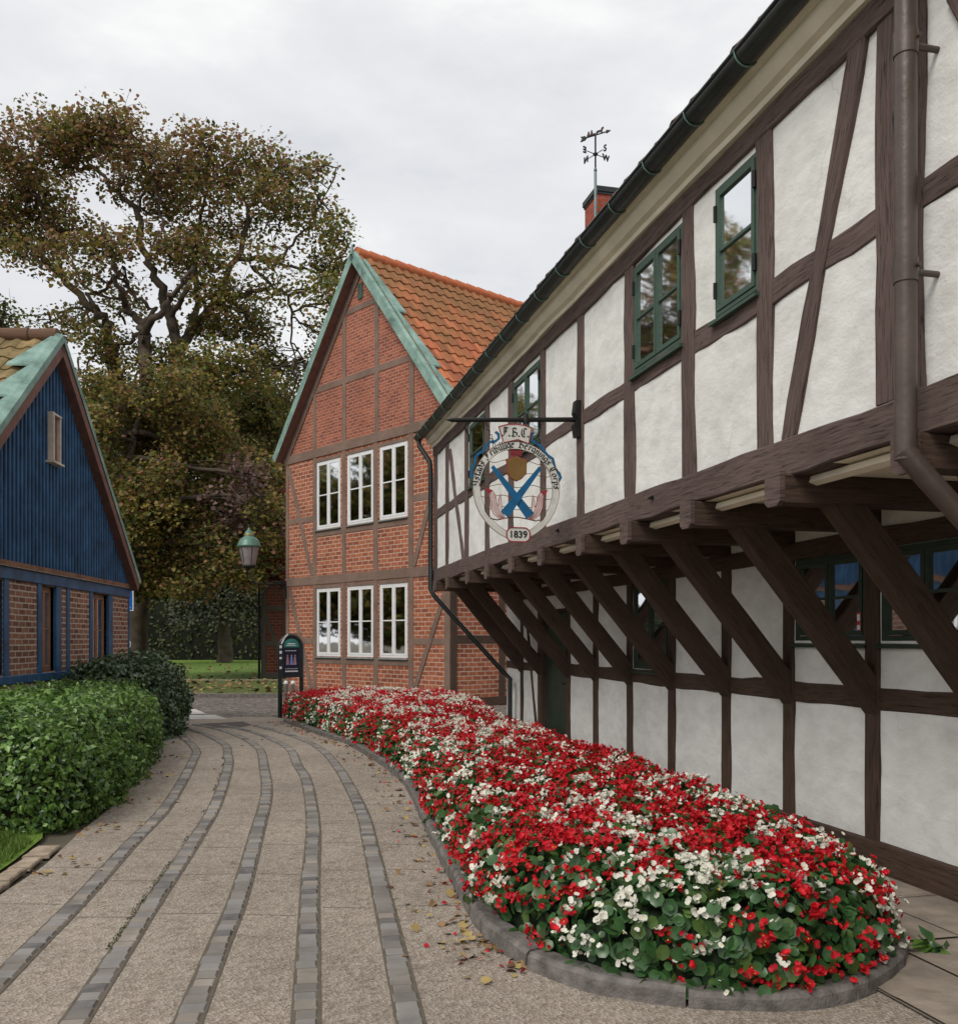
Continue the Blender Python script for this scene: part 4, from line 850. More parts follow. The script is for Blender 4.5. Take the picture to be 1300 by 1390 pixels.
# =================== FLOWER BED ===================
def ring_mound(poly,H,inset=.25,lv=7,lump=.05,fr=1.4,top_fn=None,seg=.18):
    """closed outline -> rounded mound as vertices and triangles"""
    c=resamp([Vector((x,y,0)) for x,y in poly+[poly[0]]],seg); n=len(c); cen=sum(c,Vector())/n
    N=[]
    for i in range(n):
        t=(c[(i+2)%n]-c[i-2]).normalized(); N.append(Vector((t.y,-t.x,0)))
    area=sum(c[i].x*c[(i+1)%n].y-c[(i+1)%n].x*c[i].y for i in range(n))
    if area<0: N=[-q for q in N]
    V=[];rings=[]
    for k in range(lv+1):
        q=k/lv; a=q*math.pi/2; rings.append([])
        for i in range(n):
            h=H*(top_fn(c[i]) if top_fn else 1); p=c[i]-N[i]*(inset*(1-math.cos(a)))
            z=h*math.sin(a)**.8 if k else 0
            l=lump*noise.noise(Vector((p.x*fr,p.y*fr,z*fr*2)))+lump*.5*noise.noise(Vector((p.x*fr*3,p.y*fr*3,z*5)))
            V.append(p+N[i]*l*1.2+Vector((0,0,z+l*(q)))); rings[-1].append(len(V)-1)
    T=[]
    for k in range(lv):
        for i in range(n):
            j=(i+1)%n; T+= [(rings[k][i],rings[k][j],rings[k+1][j]),(rings[k][i],rings[k+1][j],rings[k+1][i])]
    # fill the top with a grid clipped to the inner ring
    from mathutils import geometry
    inner=[V[i].copy() for i in rings[-1]]; step=.22; xs=[p.x for p in inner]; ys=[p.y for p in inner]
    I2=[Vector((p.x,p.y)) for p in inner]
    def inside(x,y):
        r=False
        for i in range(len(I2)):
            a=I2[i];b=I2[i-1]
            if (a.y>y)!=(b.y>y) and x<(b.x-a.x)*(y-a.y)/(b.y-a.y)+a.x: r=not r
        return r
    pts=list(I2); idx0=rings[-1]; newi=[]
    y=min(ys)
    while y<max(ys):
        x=min(xs)
        while x<max(xs):
            if inside(x,y) and min((Vector((x,y))-p).length for p in I2)>.1: pts.append(Vector((x+random.uniform(-.05,.05),y+random.uniform(-.05,.05)))); newi.append(len(pts)-1)
            x+=step
        y+=step
    ed=[(i,(i+1)%len(I2)) for i in range(len(I2))]
    vo,eo,fo,ov,oe,of=geometry.delaunay_2d_cdt(pts,ed,[],1,1e-5)
    base=len(V)
    for k,p in enumerate(vo):
        o=ov[k][0] if ov[k] else None
        if o is not None and o<len(I2): z=inner[o].z
        else: z=H*(top_fn(p) if top_fn else 1)*1.0+lump*noise.noise(Vector((p.x*fr,p.y*fr,H*fr*2)))+lump*.5*noise.noise(Vector((p.x*fr*3,p.y*fr*3,5)))
        V.append(Vector((p.x,p.y,z)))
    for f in fo:
        for i in range(1,len(f)-1): T.append((base+f[0],base+f[i],base+f[i+1]))
    return np.array([tuple(v) for v in V]), np.array(T)
def sample(V,T,n):
    a,b,c=V[T[:,0]],V[T[:,1]],V[T[:,2]]; N=np.cross(b-a,c-a); ar=np.linalg.norm(N,axis=1); N=N/(ar[:,None]+1e-12)
    up=N[:,2].mean(); 
    i=rng.choice(len(T),n,p=ar/ar.sum()); r1=np.sqrt(rng.random(n)); r2=rng.random(n)
    P=a[i]*(1-r1)[:,None]+b[i]*(r1*(1-r2))[:,None]+c[i]*(r1*r2)[:,None]; M=N[i]
    cen=V.mean(0); flip=(M[:,2]<-.05)|((abs(M[:,2])<=.05)&((M*(P-cen)).sum(1)<0)); M=np.where(flip[:,None],-M,M); return P,M
kin=[]
kk=cat(KE,6)
for i,p in enumerate(kk):
    t=(kk[min(i+1,len(kk)-1)]-kk[max(i-1,0)]).normalized(); q=p+Vector((-t.y,t.x,0))*.13; kin.append((q.x,q.y))
back=[tuple(W.world(u,v,0)[:2]) for u,v in ((5.3,.76),(7,.58),(9,.52),(11,.48),(13,.45),(14.5,.45))]
far=[(.1,17.6),(-.5,20.6),(-1.6,21.6),(-3.2,21.4),(-4.1,20.4)]
bed=kin+back+far
soil=MB(); soil.face([(x,y,.07) for x,y in bed]); struct('soil',soil,MT['soil'])
BV,BT=ring_mound(bed,.345,.22,7,.05,1.3)
BV[:,2]+=.05
def white_mask(P): return np.array([.5*noise.noise(Vector((p[0]*1.3+3,p[1]*.9+p[0]*.5,1.7)))+1.1*noise.noise(Vector((p[0]*5.2,p[1]*4.6,5.1))) for p in P])
fl=Soup(); Vc=BV.copy(); Vc[:,2]-=.05
fl.add(Vc,BT,3)
def dens(P): # finer near the camera where single blooms are seen
    return P
NL=60000; Pp,Nn=sample(BV,BT,NL); Pp=Pp+Nn*(rng.random((NL,1))*.10-.02)
V,T=inst(*ROUND,Pp,Nn,np.where(Pp[:,1]<9,.060,.052)*(.55+.8*rng.random(NL)),.55); fl.add(V,T,np.repeat(np.where(rng.random(NL)<.82,4,5),len(ROUND[1])))
# blooms in small heads
NH=15000; Hp,Hn=sample(BV,BT,NH); wm=white_mask(Hp); sp_=noise.noise
side=Hn[:,2]<.45; keep=(~side)|(rng.random(NH)<.8); Hp,Hn,wm=Hp[keep],Hn[keep],wm[keep]
patch=np.array([.6*noise.noise(Vector((p[0]*5,p[1]*5,8)))+.8*noise.noise(Vector((p[0]*13,p[1]*13,p[2]*13))) for p in Hp]); Hp=Hp+Hn*np.clip(patch*.09,-.03,.045)[:,None]; near_=Hp[:,1]<7.5
keep=(patch>np.where(near_,-.30,-.12)); Hp,Hn,wm=Hp[keep],Hn[keep],wm[keep]
PET=[(0,0,0)]; FT=[]
for k,(a,l,wd) in enumerate(((0,.62,.42),(math.pi,.62,.42),(math.pi/2,.42,.26),(-math.pi/2,.42,.26))):
    d=np.array((math.cos(a),math.sin(a))); s=np.array((-d[1],d[0])); b=len(PET)
    for (t,w_,z) in ((.35,-wd*.95,.16),(.85,-wd*.75,.34),(1.02,0,.26+.05*k),(.85,wd*.75,.34),(.35,wd*.95,.16)): PET.append((*(d*l*t+s*w_),z))
    FT+=[(0,b,b+1),(0,b+1,b+2),(0,b+2,b+3),(0,b+3,b+4)]
for (P_,N_,w_) in ((Hp,Hn,wm),):
    for k in range(5):
        n=len(P_); off=rng.normal(0,.024,(n,3)); off[:,2]=abs(off[:,2])*.8+.012; Q=P_+off+N_*.065; sc=.0275*(.65+.7*rng.random(n)); sel=rng.random(n)<(1,.95,.85,.7,.5)[k]
        V,T=inst(PET,FT,Q[sel],N_[sel]*.7+np.array((0,-.35,.3)),sc[sel],.85); iswhite=(w_[sel]+rng.normal(0,.10,sel.sum()))>.14
        fl.add(V,T,np.repeat(np.where(iswhite,0,np.where(rng.random(sel.sum())<.65,1,2)),len(FT)))
        if k==0:
            V,T=inst([(-.2,-.2,.12),(.2,-.2,.12),(0,.25,.2)],[(0,1,2)],Q[sel],N_[sel],sc[sel]*.8,.3); fl.add(V,T,6)
fo=fl.build('begonia_bed',[MT['flower_white'],MT['flower_red'],MT['flower_deep'],simple('bed_undergrowth',(.012,.022,.009),.9),MT['leaf_begonia'],MT['leaf_begonia2'],MT['flower_yellow']])
tag(fo,'mass of red and white begonias filling the long bed beside the house','flowers',kind='stuff')
# =================== HEDGES ===================
def hedge(name,poly,H,label,cat_,mats,n,size,inset,lump,fr,tf=None,core=None,jit=.6,probs=(.45,.3,.25)):
    V,T=ring_mound(poly,H,inset,8,lump,fr,tf); s=Soup(); c=V.mean(0); Vc=V.copy(); Vc[:,:2]=c[:2]+(V[:,:2]-c[:2])*.955; Vc[:,2]=V[:,2]-.08; s.add(Vc,T,0)
    P_,N_=sample(V,T,n); P_=P_-N_*(rng.random((n,1))**1.5)*.13+rng.normal(0,.015,(n,3)); P_[:,2]=np.maximum(P_[:,2],.02)
    Vv,Tt=inst(*LEAF,P_,N_*.8+np.array((0,0,.25)),size*(.6+.7*rng.random(n)),jit); s.add(Vv,Tt,np.repeat(rng.choice([1,2,3],n,p=probs),2))
    k=n//60; P2,N2=sample(V,T,k)
    for q in range(9):
        V3,T3=inst(*LEAF,P2+N2*(.02+.014*q)+rng.normal(0,.018,(k,3)),N2+np.array((0,0,.4)),size*(.8+.4*rng.random(k)),.8); s.add(V3,T3,np.repeat(rng.choice([1,2,3],k,p=(.3,.55,.15)),2))
    o=s.build(name,[core or MT['twig']]+mats); return tag(o,label,cat_)
h1=P([(78,1131),(150,1095),(190,1052),(208,1028),(214,1013)])+[(-5.3,14.5),(-6.4,14.2),(-6.0,11.5),(-5.6,8.6),(-4.6,7.6)]
hedge('hedge',h1,.90,'low bright green clipped hedge in the left foreground','hedge',[MT['hedge_a'],MT['hedge_b'],MT['hedge_c']],46000,.062,.42,.11,1.3)
h2=[(-4.95,14.9),(-5.05,16.2),(-5.5,17.6),(-5.95,17.9),(-6.5,17.4),(-6.55,15.5),(-6.45,14.4),(-5.6,14.3)]
hedge('shrub',h2,1.2,'dark grey-green bushy shrub between the bright hedge and the blue house','shrub',[MT['laurel_a'],MT['laurel_b'],MT['hedge_c']],20000,.085,.45,.14,1.2,probs=(.5,.35,.15))
# front-left lawn with rough stone edging
fl_=[(-9,3.2)]+[(x-.22,y) for x,y in P([(0,1217),(60,1172),(95,1140)])]+[(-3.9,8.6),(-9,9.5)]; fl_.insert(1,(-2.65,3.2))
sheet('lawn',fl_,.014,MT['lawn'])
def blades(name,poly,n,hh,mats,z=.01,label=None):
    from itertools import count
    xs=[p[0] for p in poly];ys=[p[1] for p in poly]; pts=[]
    def ins(x,y):
        r=False
        for i in range(len(poly)):
            a=poly[i];b=poly[i-1]
            if (a[1]>y)!=(b[1]>y) and x<(b[0]-a[0])*(y-a[1])/(b[1]-a[1])+a[0]: r=not r
        return r
    while len(pts)<n:
        x=random.uniform(min(xs),max(xs)); y=random.uniform(min(ys),max(ys))
        if ins(x,y): pts.append((x,y,z))
    P_=np.array(pts); N_=np.tile(np.array((0.,0,1)),(n,1)); s=Soup()
    V,T=inst([(-.10,0,0),(.10,0,0),(.0,.25,1)],[(0,1,2)],P_,N_,hh*(.5+rng.random(n)),.3); s.add(V,T,np.repeat(rng.integers(0,len(mats),n),1)); o=s.build(name,mats); return tag(o,label,'grass',kind='stuff')
gg=[foliage('grass_blade',(.085,.15,.022),.3,.3),foliage('grass_blade_light',(.13,.20,.04),.3,.3)]
blades('grass',[(-4.6,3.2),(-2.7,3.2)]+[(x-.25,y) for x,y in P([(0,1217),(60,1172),(88,1146)])]+[(-4.4,8.3)],26000,.055,gg,.012,'short green grass at the left edge of the path')
m=MB(); e=resamp([Vector((x-.10,y,0)) for x,y in [(-2.5,3.2)]+P([(0,1217),(60,1172),(100,1140)])],.38)
for a,b in zip(e,e[1:]):
    t=(b-a).normalized(); m.beam(a+t*.02,b-t*.02,.15+random.uniform(-.02,.04),.028+random.uniform(-.005,.008),(0,0,1),.02,seg=4,bev=.01)
struct('stone_edging',m,simple('pale_edging_stone',(.33,.26,.19),.9,var=.3,scale=8,bmp=.01))
# fallen leaves
def litter(name,n,fn,mats,size,label):
    P_=np.array([fn() for _ in range(n)]); N_=np.tile(np.array((0.,0,1)),(n,1)); s=Soup(); V,T=inst(*MAPLE,P_,N_,size*(.6+.8*rng.random(n)),.35); s.add(V,T,np.repeat(rng.integers(0,len(mats),n),4)); o=s.build(name,mats); return tag(o,label,'fallen leaves',kind='stuff')
lm=[simple('dry_leaf_tan',(.26,.16,.08),.9),simple('dry_leaf_brown',(.12,.06,.03),.9),simple('dry_leaf_yellow',(.36,.26,.10),.9)]
litter('fallen_leaves',480,lambda:(random.uniform(-14,-4.2),random.uniform(26.6,36),.08),lm,.16,'scattered fallen leaves on the grass verge beyond the road')
litter('fallen_leaves',420,lambda:(random.uniform(-26,-6),37.8+25*random.random()**2,.03),lm,.17,'pale fallen leaves on the far lawn')
def kf(spread,z=.02):
    p=random.choice(kk[:int(len(kk)*.58)]); i=kk.index(p); t=(kk[min(i+1,len(kk)-1)]-kk[max(i-1,0)]).normalized(); q=p-Vector((-t.y,t.x,0))*abs(random.gauss(.03,spread)); return (q.x,q.y,z)
litter('fallen_leaves',260,lambda:kf(.17),lm,.042,'brown leaf litter along the flower bed kerb')
litter('fallen_petals',70,lambda:kf(.12),[MT['flower_red'],MT['flower_deep']],.03,'red petals fallen on the path beside the kerb')
litter('fallen_leaves',110,lambda:(lambda p,k:(p[0]+abs(random.gauss(0,k)),p[1]+random.uniform(-.3,.3),.02))(random.choice(LE[2:8]),.22),lm,.045,'brown leaf litter along the foot of the hedge')
litter('fallen_leaves',35,lambda:(random.uniform(-6,-.5),random.uniform(4.5,20),.02),lm,.045,'few dry leaves scattered over the path')
wp=W.world(W.x(1243,.9),.80,.03); s=Soup(); P_=np.array([(wp.x+random.gauss(0,.03),wp.y+random.gauss(0,.03),.05+.02*random.random()) for _ in range(16)])
V,T=inst(*LEAF,P_,np.tile(np.array((0.,0,1)),(16,1)),.11*np.ones(16),.5); s.add(V,T,np.repeat(rng.integers(0,2,16),2)); tag(s.build('weed',[MT['hedge_a'],MT['leaf_begonia']]),'small green weed growing by the kerb at the right edge','plant')
# =================== TREES ===================
def limb(mb, pts, r0, r1, wig=.25, n=7, seg=5):
    """gnarled tapered branch through the given points"""
    c=[]; P_=[Vector(p) for p in pts]
    for i in range(len(P_)-1):
        p0=P_[max(i-1,0)];p1=P_[i];p2=P_[i+1];p3=P_[min(i+2,len(P_)-1)]
        for k in range(seg):
            t=k/seg; c.append(.5*((2*p1)+(p2-p0)*t+(2*p0-5*p1+4*p2-p3)*t*t+(3*p1-p0-3*p2+p3)*t**3))
    c.append(P_[-1]); m_=len(c)
    for i in range(1,m_-1): c[i]=c[i]+Vector((random.gauss(0,wig),random.gauss(0,wig),random.gauss(0,wig*.7)))*.5
    mb.tube(c,[r0+(r1-r0)*(i/(m_-1))**.8 for i in range(m_)],n,cap=False); return c
def crown(soup, mb, nodes_, blobs, Y, ydep, leaf, mats_n, per=42, dens=1.0, tone=None, clr=.75, holes=(), twig=.02, tmpl=MAPLE, flat_=.0):
    """leaf clumps carried by twigs that run to the nearest limb"""
    for b in blobs:
        px,py,rx,ry=b[:4]; d=b[4] if len(b)>4 else 1.0; Yb=Y+random.uniform(-ydep,ydep)+(b[5] if len(b)>5 else 0)
        c=at(px,py,Yb); ax=rx/F*Yb; az=ry/F*Yb; ad=(ax+az)/2*1.1
        near=min(nodes_,key=lambda q:(q[0]-c).length+(0 if q[0].z<c.z+1 else 2)); 
        mid=(near[0]+c)/2+Vector((random.gauss(0,.5),random.gauss(0,.5),random.uniform(-.2,.7)))
        br=limb(mb,[near[0],mid,c],min(near[1]*.75,.13),.045,.13,6,4)
        n=int(7*ax*az*d*dens)
        for k in range(n):
            while True:
                v=Vector((random.uniform(-1,1),random.uniform(-1,1),random.uniform(-1,1)))
                if .15<v.length<1: break
            p=c+Vector((v.x*ax,v.y*ad,v.z*az)); q=random.choice(br[2:])
            hx=CX+p.x/p.y*F; hz=HY-(p.z-EYE)/p.y*F
            if any(((hx-h[0])/h[2])**2+((hz-h[1])/h[3])**2<1 for h in holes): continue
            mb.tube([q,(q+p)/2+Vector((random.gauss(0,.2),random.gauss(0,.2),random.gauss(0,.2))),p],[twig*1.4,twig,twig*.5],4,cap=False)
            for _ in range(2):
                e=p+Vector((random.gauss(0,.45),random.gauss(0,.45),random.gauss(.12,.3))); mb.tube([p,(p+e)/2+Vector((0,0,.06)),e],[twig*.6,twig*.5,twig*.25],3,cap=False)
            m_=int(per*random.uniform(.55,1.3)); off=rng.normal(0,1,(m_,3)); off*=np.minimum(1,1.7/(np.linalg.norm(off,axis=1,keepdims=True)+1e-6)); off*=np.array((clr,clr,clr*.62))*.55
            P_=np.array(tuple(p))+off; N_=np.tile(np.array((0.,-.25,1)),(m_,1)); V,T=inst(*tmpl,P_,N_,leaf*(.6+.7*rng.random(m_)),.75)
            pr=np.array(tone(px,py) if tone else mats_n,float); pr=np.maximum(pr,.01)*rng.uniform(.3,1.7,len(pr)); pr/=pr.sum(); soup.add(V,T,np.repeat(rng.choice(len(pr),m_,p=pr),len(tmpl[1])))
def finish(name,loc,label,cat_,soup,mb,mats,group=None):
    e=empty(name,loc,0,label,cat_,group); L=Vector(loc)
    mb.v=[(v[0]-L.x,v[1]-L.y,v[2]-L.z) for v in mb.v]; mb.build('trunk',MT['bark'],e)
    soup.V=[v-np.array(tuple(L)) for v in soup.V]; soup.build('crown',mats,e); return e
MM=[MT['m_green'],MT['m_olive'],MT['m_brown'],MT['m_rust'],MT['m_dark'],MT['m_yellow']]
# -- the tall maple
Y1=42.; tm=MB(); tsoup=Soup(); base=gp(182,868+2080/Y1); 
A=lambda *L:[at(x,y,Y1+dy) for x,y,dy in L]
nodesl=[]
def big(L,r0,r1,wig=.18):
    if r0<.35: r0*=.85; r1*=.8
    c=limb(tm,A(*L),r0,r1,wig,10,5); nodesl.extend((p,r0+(r1-r0)*i/len(c)) for i,p in enumerate(c)); return c
limb(tm,[Vector((base.x,base.y,-.1)),at(184,850,Y1),at(190,780,Y1)],.62,.45,.05,12,4)
big([(190,785,0),(205,700,0),(222,620,0),(238,550,0),(241,470,0)],.46,.34,.12)
big([(190,785,0),(182,700,1),(172,610,1),(160,530,1),(150,470,1)],.40,.30,.12)
big([(205,700,0),(206,620,-1),(200,540,-1),(196,455,-1)],.36,.26,.12)
big([(150,470,1),(141,436,1),(123,415,1),(85,377,1),(58,348,0),(20,328,0),(-25,330,0)],.30,.09)
big([(241,470,0),(231,431,0),(219,392,0),(196,346,0),(185,292,0),(154,254,1),(115,215,1),(90,180,1)],.32,.05)
big([(196,455,-1),(192,440,-1),(170,415,-1),(158,380,-2),(150,340,-2),(140,310,-2)],.25,.06)
big([(196,452,-1),(215,425,-2),(225,405,-2),(250,380,-3),(262,360,-3)],.22,.07)
big([(192,440,-1),(210,420,-1),(180,400,-1),(170,385,0),(150,370,0)],.14,.05)
big([(241,470,0),(262,448,1),(280,425,1),(300,395,1),(318,352,1),(335,300,1),(345,272,1),(362,258,1)],.30,.07)
big([(318,352,1),(345,350,1),(380,358,1),(420,368,1),(455,375,1)],.15,.05)
big([(280,425,1),(300,410,0),(340,397,0),(370,390,0),(390,405,0),(396,440,0),(400,490,0)],.17,.04)
big([(262,448,1),(265,400,2),(262,340,2),(275,290,2),(290,240,2),(285,195,2)],.2,.04)
big([(231,431,0),(248,400,-1),(262,372,-1),(235,340,-1),(222,300,-1),(212,250,-1),(205,215,-1)],.16,.04)
big([(345,272,1),(380,250,1),(405,232,1)],.08,.03); big([(370,365,1),(395,330,1),(425,300,1),(440,275,1)],.1,.03); big([(185,292,0),(200,250,0),(225,225,0)],.09,.03)
big([(85,377,1),(70,330,1),(55,280,1),(30,235,1),(10,200,1)],.13,.03); big([(150,470,1),(130,480,1),(118,500,1),(110,540,1)],.1,.03); big([(123,415,1),(100,420,1),(70,425,1),(50,430,0)],.08,.02)
blobs=[(12,205,40,40),(15,265,42,40),(25,320,45,30),(72,170,40,30),(55,215,45,38),(110,158,45,26),(150,165,35,28),(105,200,50,35),(160,195,42,35),(195,222,42,32),(235,215,40,28,.9),(70,265,48,40),(92,315,48,34),(55,345,38,25),(178,245,40,32,.9),(240,250,45,35,.9),(285,200,40,30),(300,245,45,35),(340,210,38,26),(385,222,38,24),(425,232,20,22),(355,255,42,32),(405,262,36,30),(430,290,34,32),(380,310,42,34,.7),(330,300,42,36,.7),(278,300,42,34,.8),(225,290,42,34,.8),(455,325,24,30,.9),(440,365,34,34,.9),(465,375,16,34,.8),(450,410,24,30,.9),(435,455,22,34,.8),(430,500,18,34,.7),(120,345,40,28,.9),(160,330,40,34,.7),(110,385,34,24,.8),(210,335,42,30,.7),(260,345,40,32,.9),(300,360,42,34,.8),(350,370,38,28,.55),(400,395,34,28,.5),(250,395,34,26,.5),(310,410,44,30,.9),(300,450,48,30,1),(350,455,42,34,.7),(180,400,30,26,.45),(100,445,34,14,.8),(60,440,26,14,.5),(140,490,24,24,.35),(210,480,28,24,.35),(170,440,22,22,.3),(320,500,50,34,1.1),(265,500,40,34,.9),(370,500,40,36,.9),(405,545,30,36,.9),(345,430,36,30,.5),(-25,240,40,60),(130,465,30,24,.8),(215,500,34,28,.9),(160,480,30,30,.8),(120,430,30,20,.7),(175,410,30,22,.6),(290,520,40,30,.9),(165,510,24,20,.5),(190,470,18,18,.4),(260,520,34,22,.9),(228,470,16,20,.4),(110,505,20,22,.8),(-30,310,40,40)]
hol=[(143,272,15,11),(30,400,50,16),(130,235,8,6),(385,445,16,24),(215,455,14,9),(300,335,10,8),(260,255,9,7),(395,340,16,10),(236,440,12,16),(75,400,30,14)]
def tone1(x,y):
    t=max(0,min(1,(y-150)/330)); r=max(0,min(1,(x-250)/200)); return (.16+.25*t+.2*r,.24+.12*t,.34-.22*t-.08*r,.24-.20*t-.12*r,.10,.03+.02*t)
crown(tsoup,tm,nodesl,blobs,Y1,2.6,.15,None,74,1.6,tone1,.9,hol)
finish('maple_tree',(base.x,base.y,0),'tall spreading maple with brown and olive autumn leaves above the blue house','tree',tsoup,tm,MM)
# -- dense mass of lower trees
def tree2(name,bx,Yt,bl,tone,label,leaf=.17,per=46,dens=1.3,clr=.8,mats=MM,r=.3,top=None,tmpl=MAPLE,ydep=2.0):
    mb=MB(); s=Soup(); b=gp(bx,868+2080/Yt); tx,ty=top or (bl[0][0],bl[0][1]); c=limb(mb,[b,at(bx,(868+ty)/2,Yt),at(tx,ty,Yt)],r,r*.25,.1,8,6); nodesl2=[(p,r*.6) for p in c[2:]]
    crown(s,mb,nodesl2,bl,Yt,ydep,leaf,None,per,dens,tone,clr,(),.02,tmpl); return finish(name,(b.x,b.y,0),label,'tree',s,mb,mats)
tree2('broadleaf_tree',168,37.,[(200,515,26,20,.8),(160,535,26,20,.8),(265,530,30,22,.9),(235,545,44,40),(195,560,44,40),(270,585,50,44),(225,605,50,44),(175,610,40,44),(300,630,48,44),(200,655,52,44),(250,660,52,44),(165,665,34,44),(290,690,44,36),(215,705,52,40),(180,720,44,44),(255,715,44,34),(200,760,48,38),(235,770,46,30),(170,770,30,44),(150,690,40,44),(150,740,40,40),(300,745,46,40),(330,770,30,30),(362,745,22,30),(368,700,22,36),(374,650,20,34),(345,690,40,40),(215,790,46,28),(135,520,26,30,.8),(150,560,30,36),(130,600,20,40),(262,785,40,24)],lambda x,y:(.28,.38,.14,.05,.22,.05),'dense olive-green tree filling the middle behind the blue house gable',.14,96,1.8,.8)
tree2('broadleaf_tree',372,52.,[(350,535,44,36),(385,560,34,40),(325,570,48,40),(360,600,44,44),(390,620,24,44),(340,640,44,40),(370,670,34,44),(310,665,36,34),(380,720,22,50),(345,715,36,30,1.2)],lambda x,y:(.38,.26,.08,.03,.32,.02),'darker green tree between the maple and the brick house gable',.14,96,1.8,.8)
tree2('purple_leaved_tree',396,35.5,[(322,640,30,16),(345,650,26,14),(318,680,34,26),(330,710,32,24),(305,715,26,22),(350,700,20,18)],lambda x,y:(.5,.5),'small purple-leaved tree in front of the dark foliage above the street lamp',.16,40,1.5,.7,[MT['purple'],MT['purple_light']],.15)
# shade-giving trees deep behind
DM=[MT['m_dark'],MT['m_green'],MT['m_brown']]
tree2('broadleaf_tree',285,86.,[(300,700,50,50),(330,760,46,40),(270,760,50,44),(360,740,36,44),(230,790,50,44),(300,800,60,34),(350,805,46,34),(250,820,40,26),(380,790,20,40),(200,800,40,40)],lambda x,y:(.7,.2,.1),'very dark shady tree deep behind the lawn',.34,60,.8,1.5,DM,.3,None,MAPLE,4)
tree2('broadleaf_tree',205,92.,[(180,640,60,60),(150,560,40,50),(240,640,50,60),(150,720,50,60),(220,720,60,50),(200,830,34,24,.9),(150,800,50,50),(330,600,70,60),(270,560,60,50),(380,640,50,70)],lambda x,y:(.5,.4,.1),'shaded tree standing behind the maple trunk',.34,60,.8,1.5,DM,.35,None,MAPLE,4)
tree2('young_tree',140,60.,[(138,560,30,24),(125,540,20,20),(150,600,24,30)],lambda x,y:(.6,.4),'lime-green tree glimpsed just beyond the blue house roof edge',.2,40,1.0,1.0,[MT['lime'],MT['m_green']],.2)
tree2('broadleaf_tree',-20,50.,[(5,425,26,20),(-30,440,50,30),(12,452,18,10)],lambda x,y:(.5,.5),'small piece of green tree above the tan roof at the left edge',.17,44,1.3,.9,[MT['m_green'],MT['m_dark']],.25)
tree2('broadleaf_tree',-230,44.,[(-100,440,90,90),(-180,330,100,100),(-260,440,100,100),(-200,560,110,90),(-110,600,90,80),(-330,560,90,100),(-150,720,110,90),(-290,700,100,90),(-300,240,90,80),(-390,340,90,90),(-420,450,100,90),(-200,200,70,60),(-430,600,100,100)],lambda x,y:(.35,.3,.15,.1,.1,.0),'large leafy tree left of the blue house',.3,60,.55,1.3)  # unseen tree, added so the white house windows reflect foliage
tree2('broadleaf_tree',-800,27.,[(-800,700,200,120),(-650,640,160,130),(-920,600,200,140),(-780,520,200,120),(-700,800,180,80),(-950,780,180,90),(-600,800,170,90),(-520,700,130,110),(-450,780,120,90),(-560,560,140,110),(-700,420,200,110),(-850,820,160,60),(-1100,650,160,200),(-430,700,140,120,1,5),(-330,760,120,100,1,6),(-380,600,120,100,1,6),(-250,800,120,60,1,8)],lambda x,y:(.4,.3,.1,.0,.2,.0),'tree along the road far left of the blue house',.30,90,1.0,1.1)  # unseen foliage, added to darken the reflections in the brick house windows
# weeping tree on the lawn
WM=[simple('weeping_a',(.045,.055,.028),.5,spec=.4),simple('weeping_b',(.085,.095,.045),.5,spec=.4),simple('weeping_c',(.12,.085,.03),.5)]
def weeping():
    Yt=66.; mb=MB(); s=Soup(); b=gp(305,868+2080/Yt); top=at(306,815,Yt); limb(mb,[b+Vector((0,0,-.1)),at(306,875,Yt),at(303,850,Yt),top],.6,.3,.05,9,4); c=at(298,806,Yt)
    for k in range(800):
        a=random.uniform(0,2*math.pi); q=random.random()**.5; rx=2.9*q; p=c+Vector((rx*math.cos(a),rx*.9*math.sin(a),1.7*math.sqrt(max(0,1-q*q*.9))-.3)); L=random.uniform(.6,2.2)*(.4+q)
        n=26; t=np.linspace(0,1,n); P_=np.stack([p.x+(p.x-c.x)*.14*t,p.y+(p.y-c.y)*.14*t,p.z-L*t**1.3],1)+rng.normal(0,.09,(n,3)); V,T=inst(*LEAF,P_,np.tile(np.array((0.,-.8,.5)),(n,1)),.26*np.ones(n),.5); s.add(V,T,np.repeat(rng.choice(3,n,p=(.5,.38,.12)),2))
        if k%6==0: mb.tube([top,(top+p)/2+Vector((0,0,.5)),p],[.08,.05,.02],5,cap=False)
    return finish('weeping_tree',(b.x,b.y,0),'small weeping tree with a round drooping crown on the far lawn','tree',s,mb,WM)
weeping()
hd=[(-60,74),(-12,74),(-9,76),(-9,80),(-60,80)]
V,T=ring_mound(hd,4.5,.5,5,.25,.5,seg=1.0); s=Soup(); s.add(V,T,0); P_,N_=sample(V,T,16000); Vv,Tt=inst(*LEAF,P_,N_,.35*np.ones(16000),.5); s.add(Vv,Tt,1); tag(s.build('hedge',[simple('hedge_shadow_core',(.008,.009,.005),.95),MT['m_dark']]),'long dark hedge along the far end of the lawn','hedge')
# red creeper on the rear wing
s=Soup(); n=1500; P_=np.stack([-8.9+rng.random(n)*1.6+rng.normal(0,.1,n),39.1-rng.random(n)*.15,3.9+rng.random(n)**.8*4.2],1); k=np.array([noise.noise(Vector((p[0]*1.5,p[2]*.9,2))) for p in P_])>-.12; P_=P_[k]
V,T=inst(*MAPLE,P_,np.tile(np.array((0.,-1,.2)),(len(P_),1)),.2*np.ones(len(P_)),.4); s.add(V,T,np.repeat(rng.choice(3,len(P_),p=(.45,.1,.45)),4)); tag(s.build('creeper',[MT['ivy_red'],MT['m_rust'],MT['m_dark']]),'dark red creeper climbing the shaded brick wall','creeper')
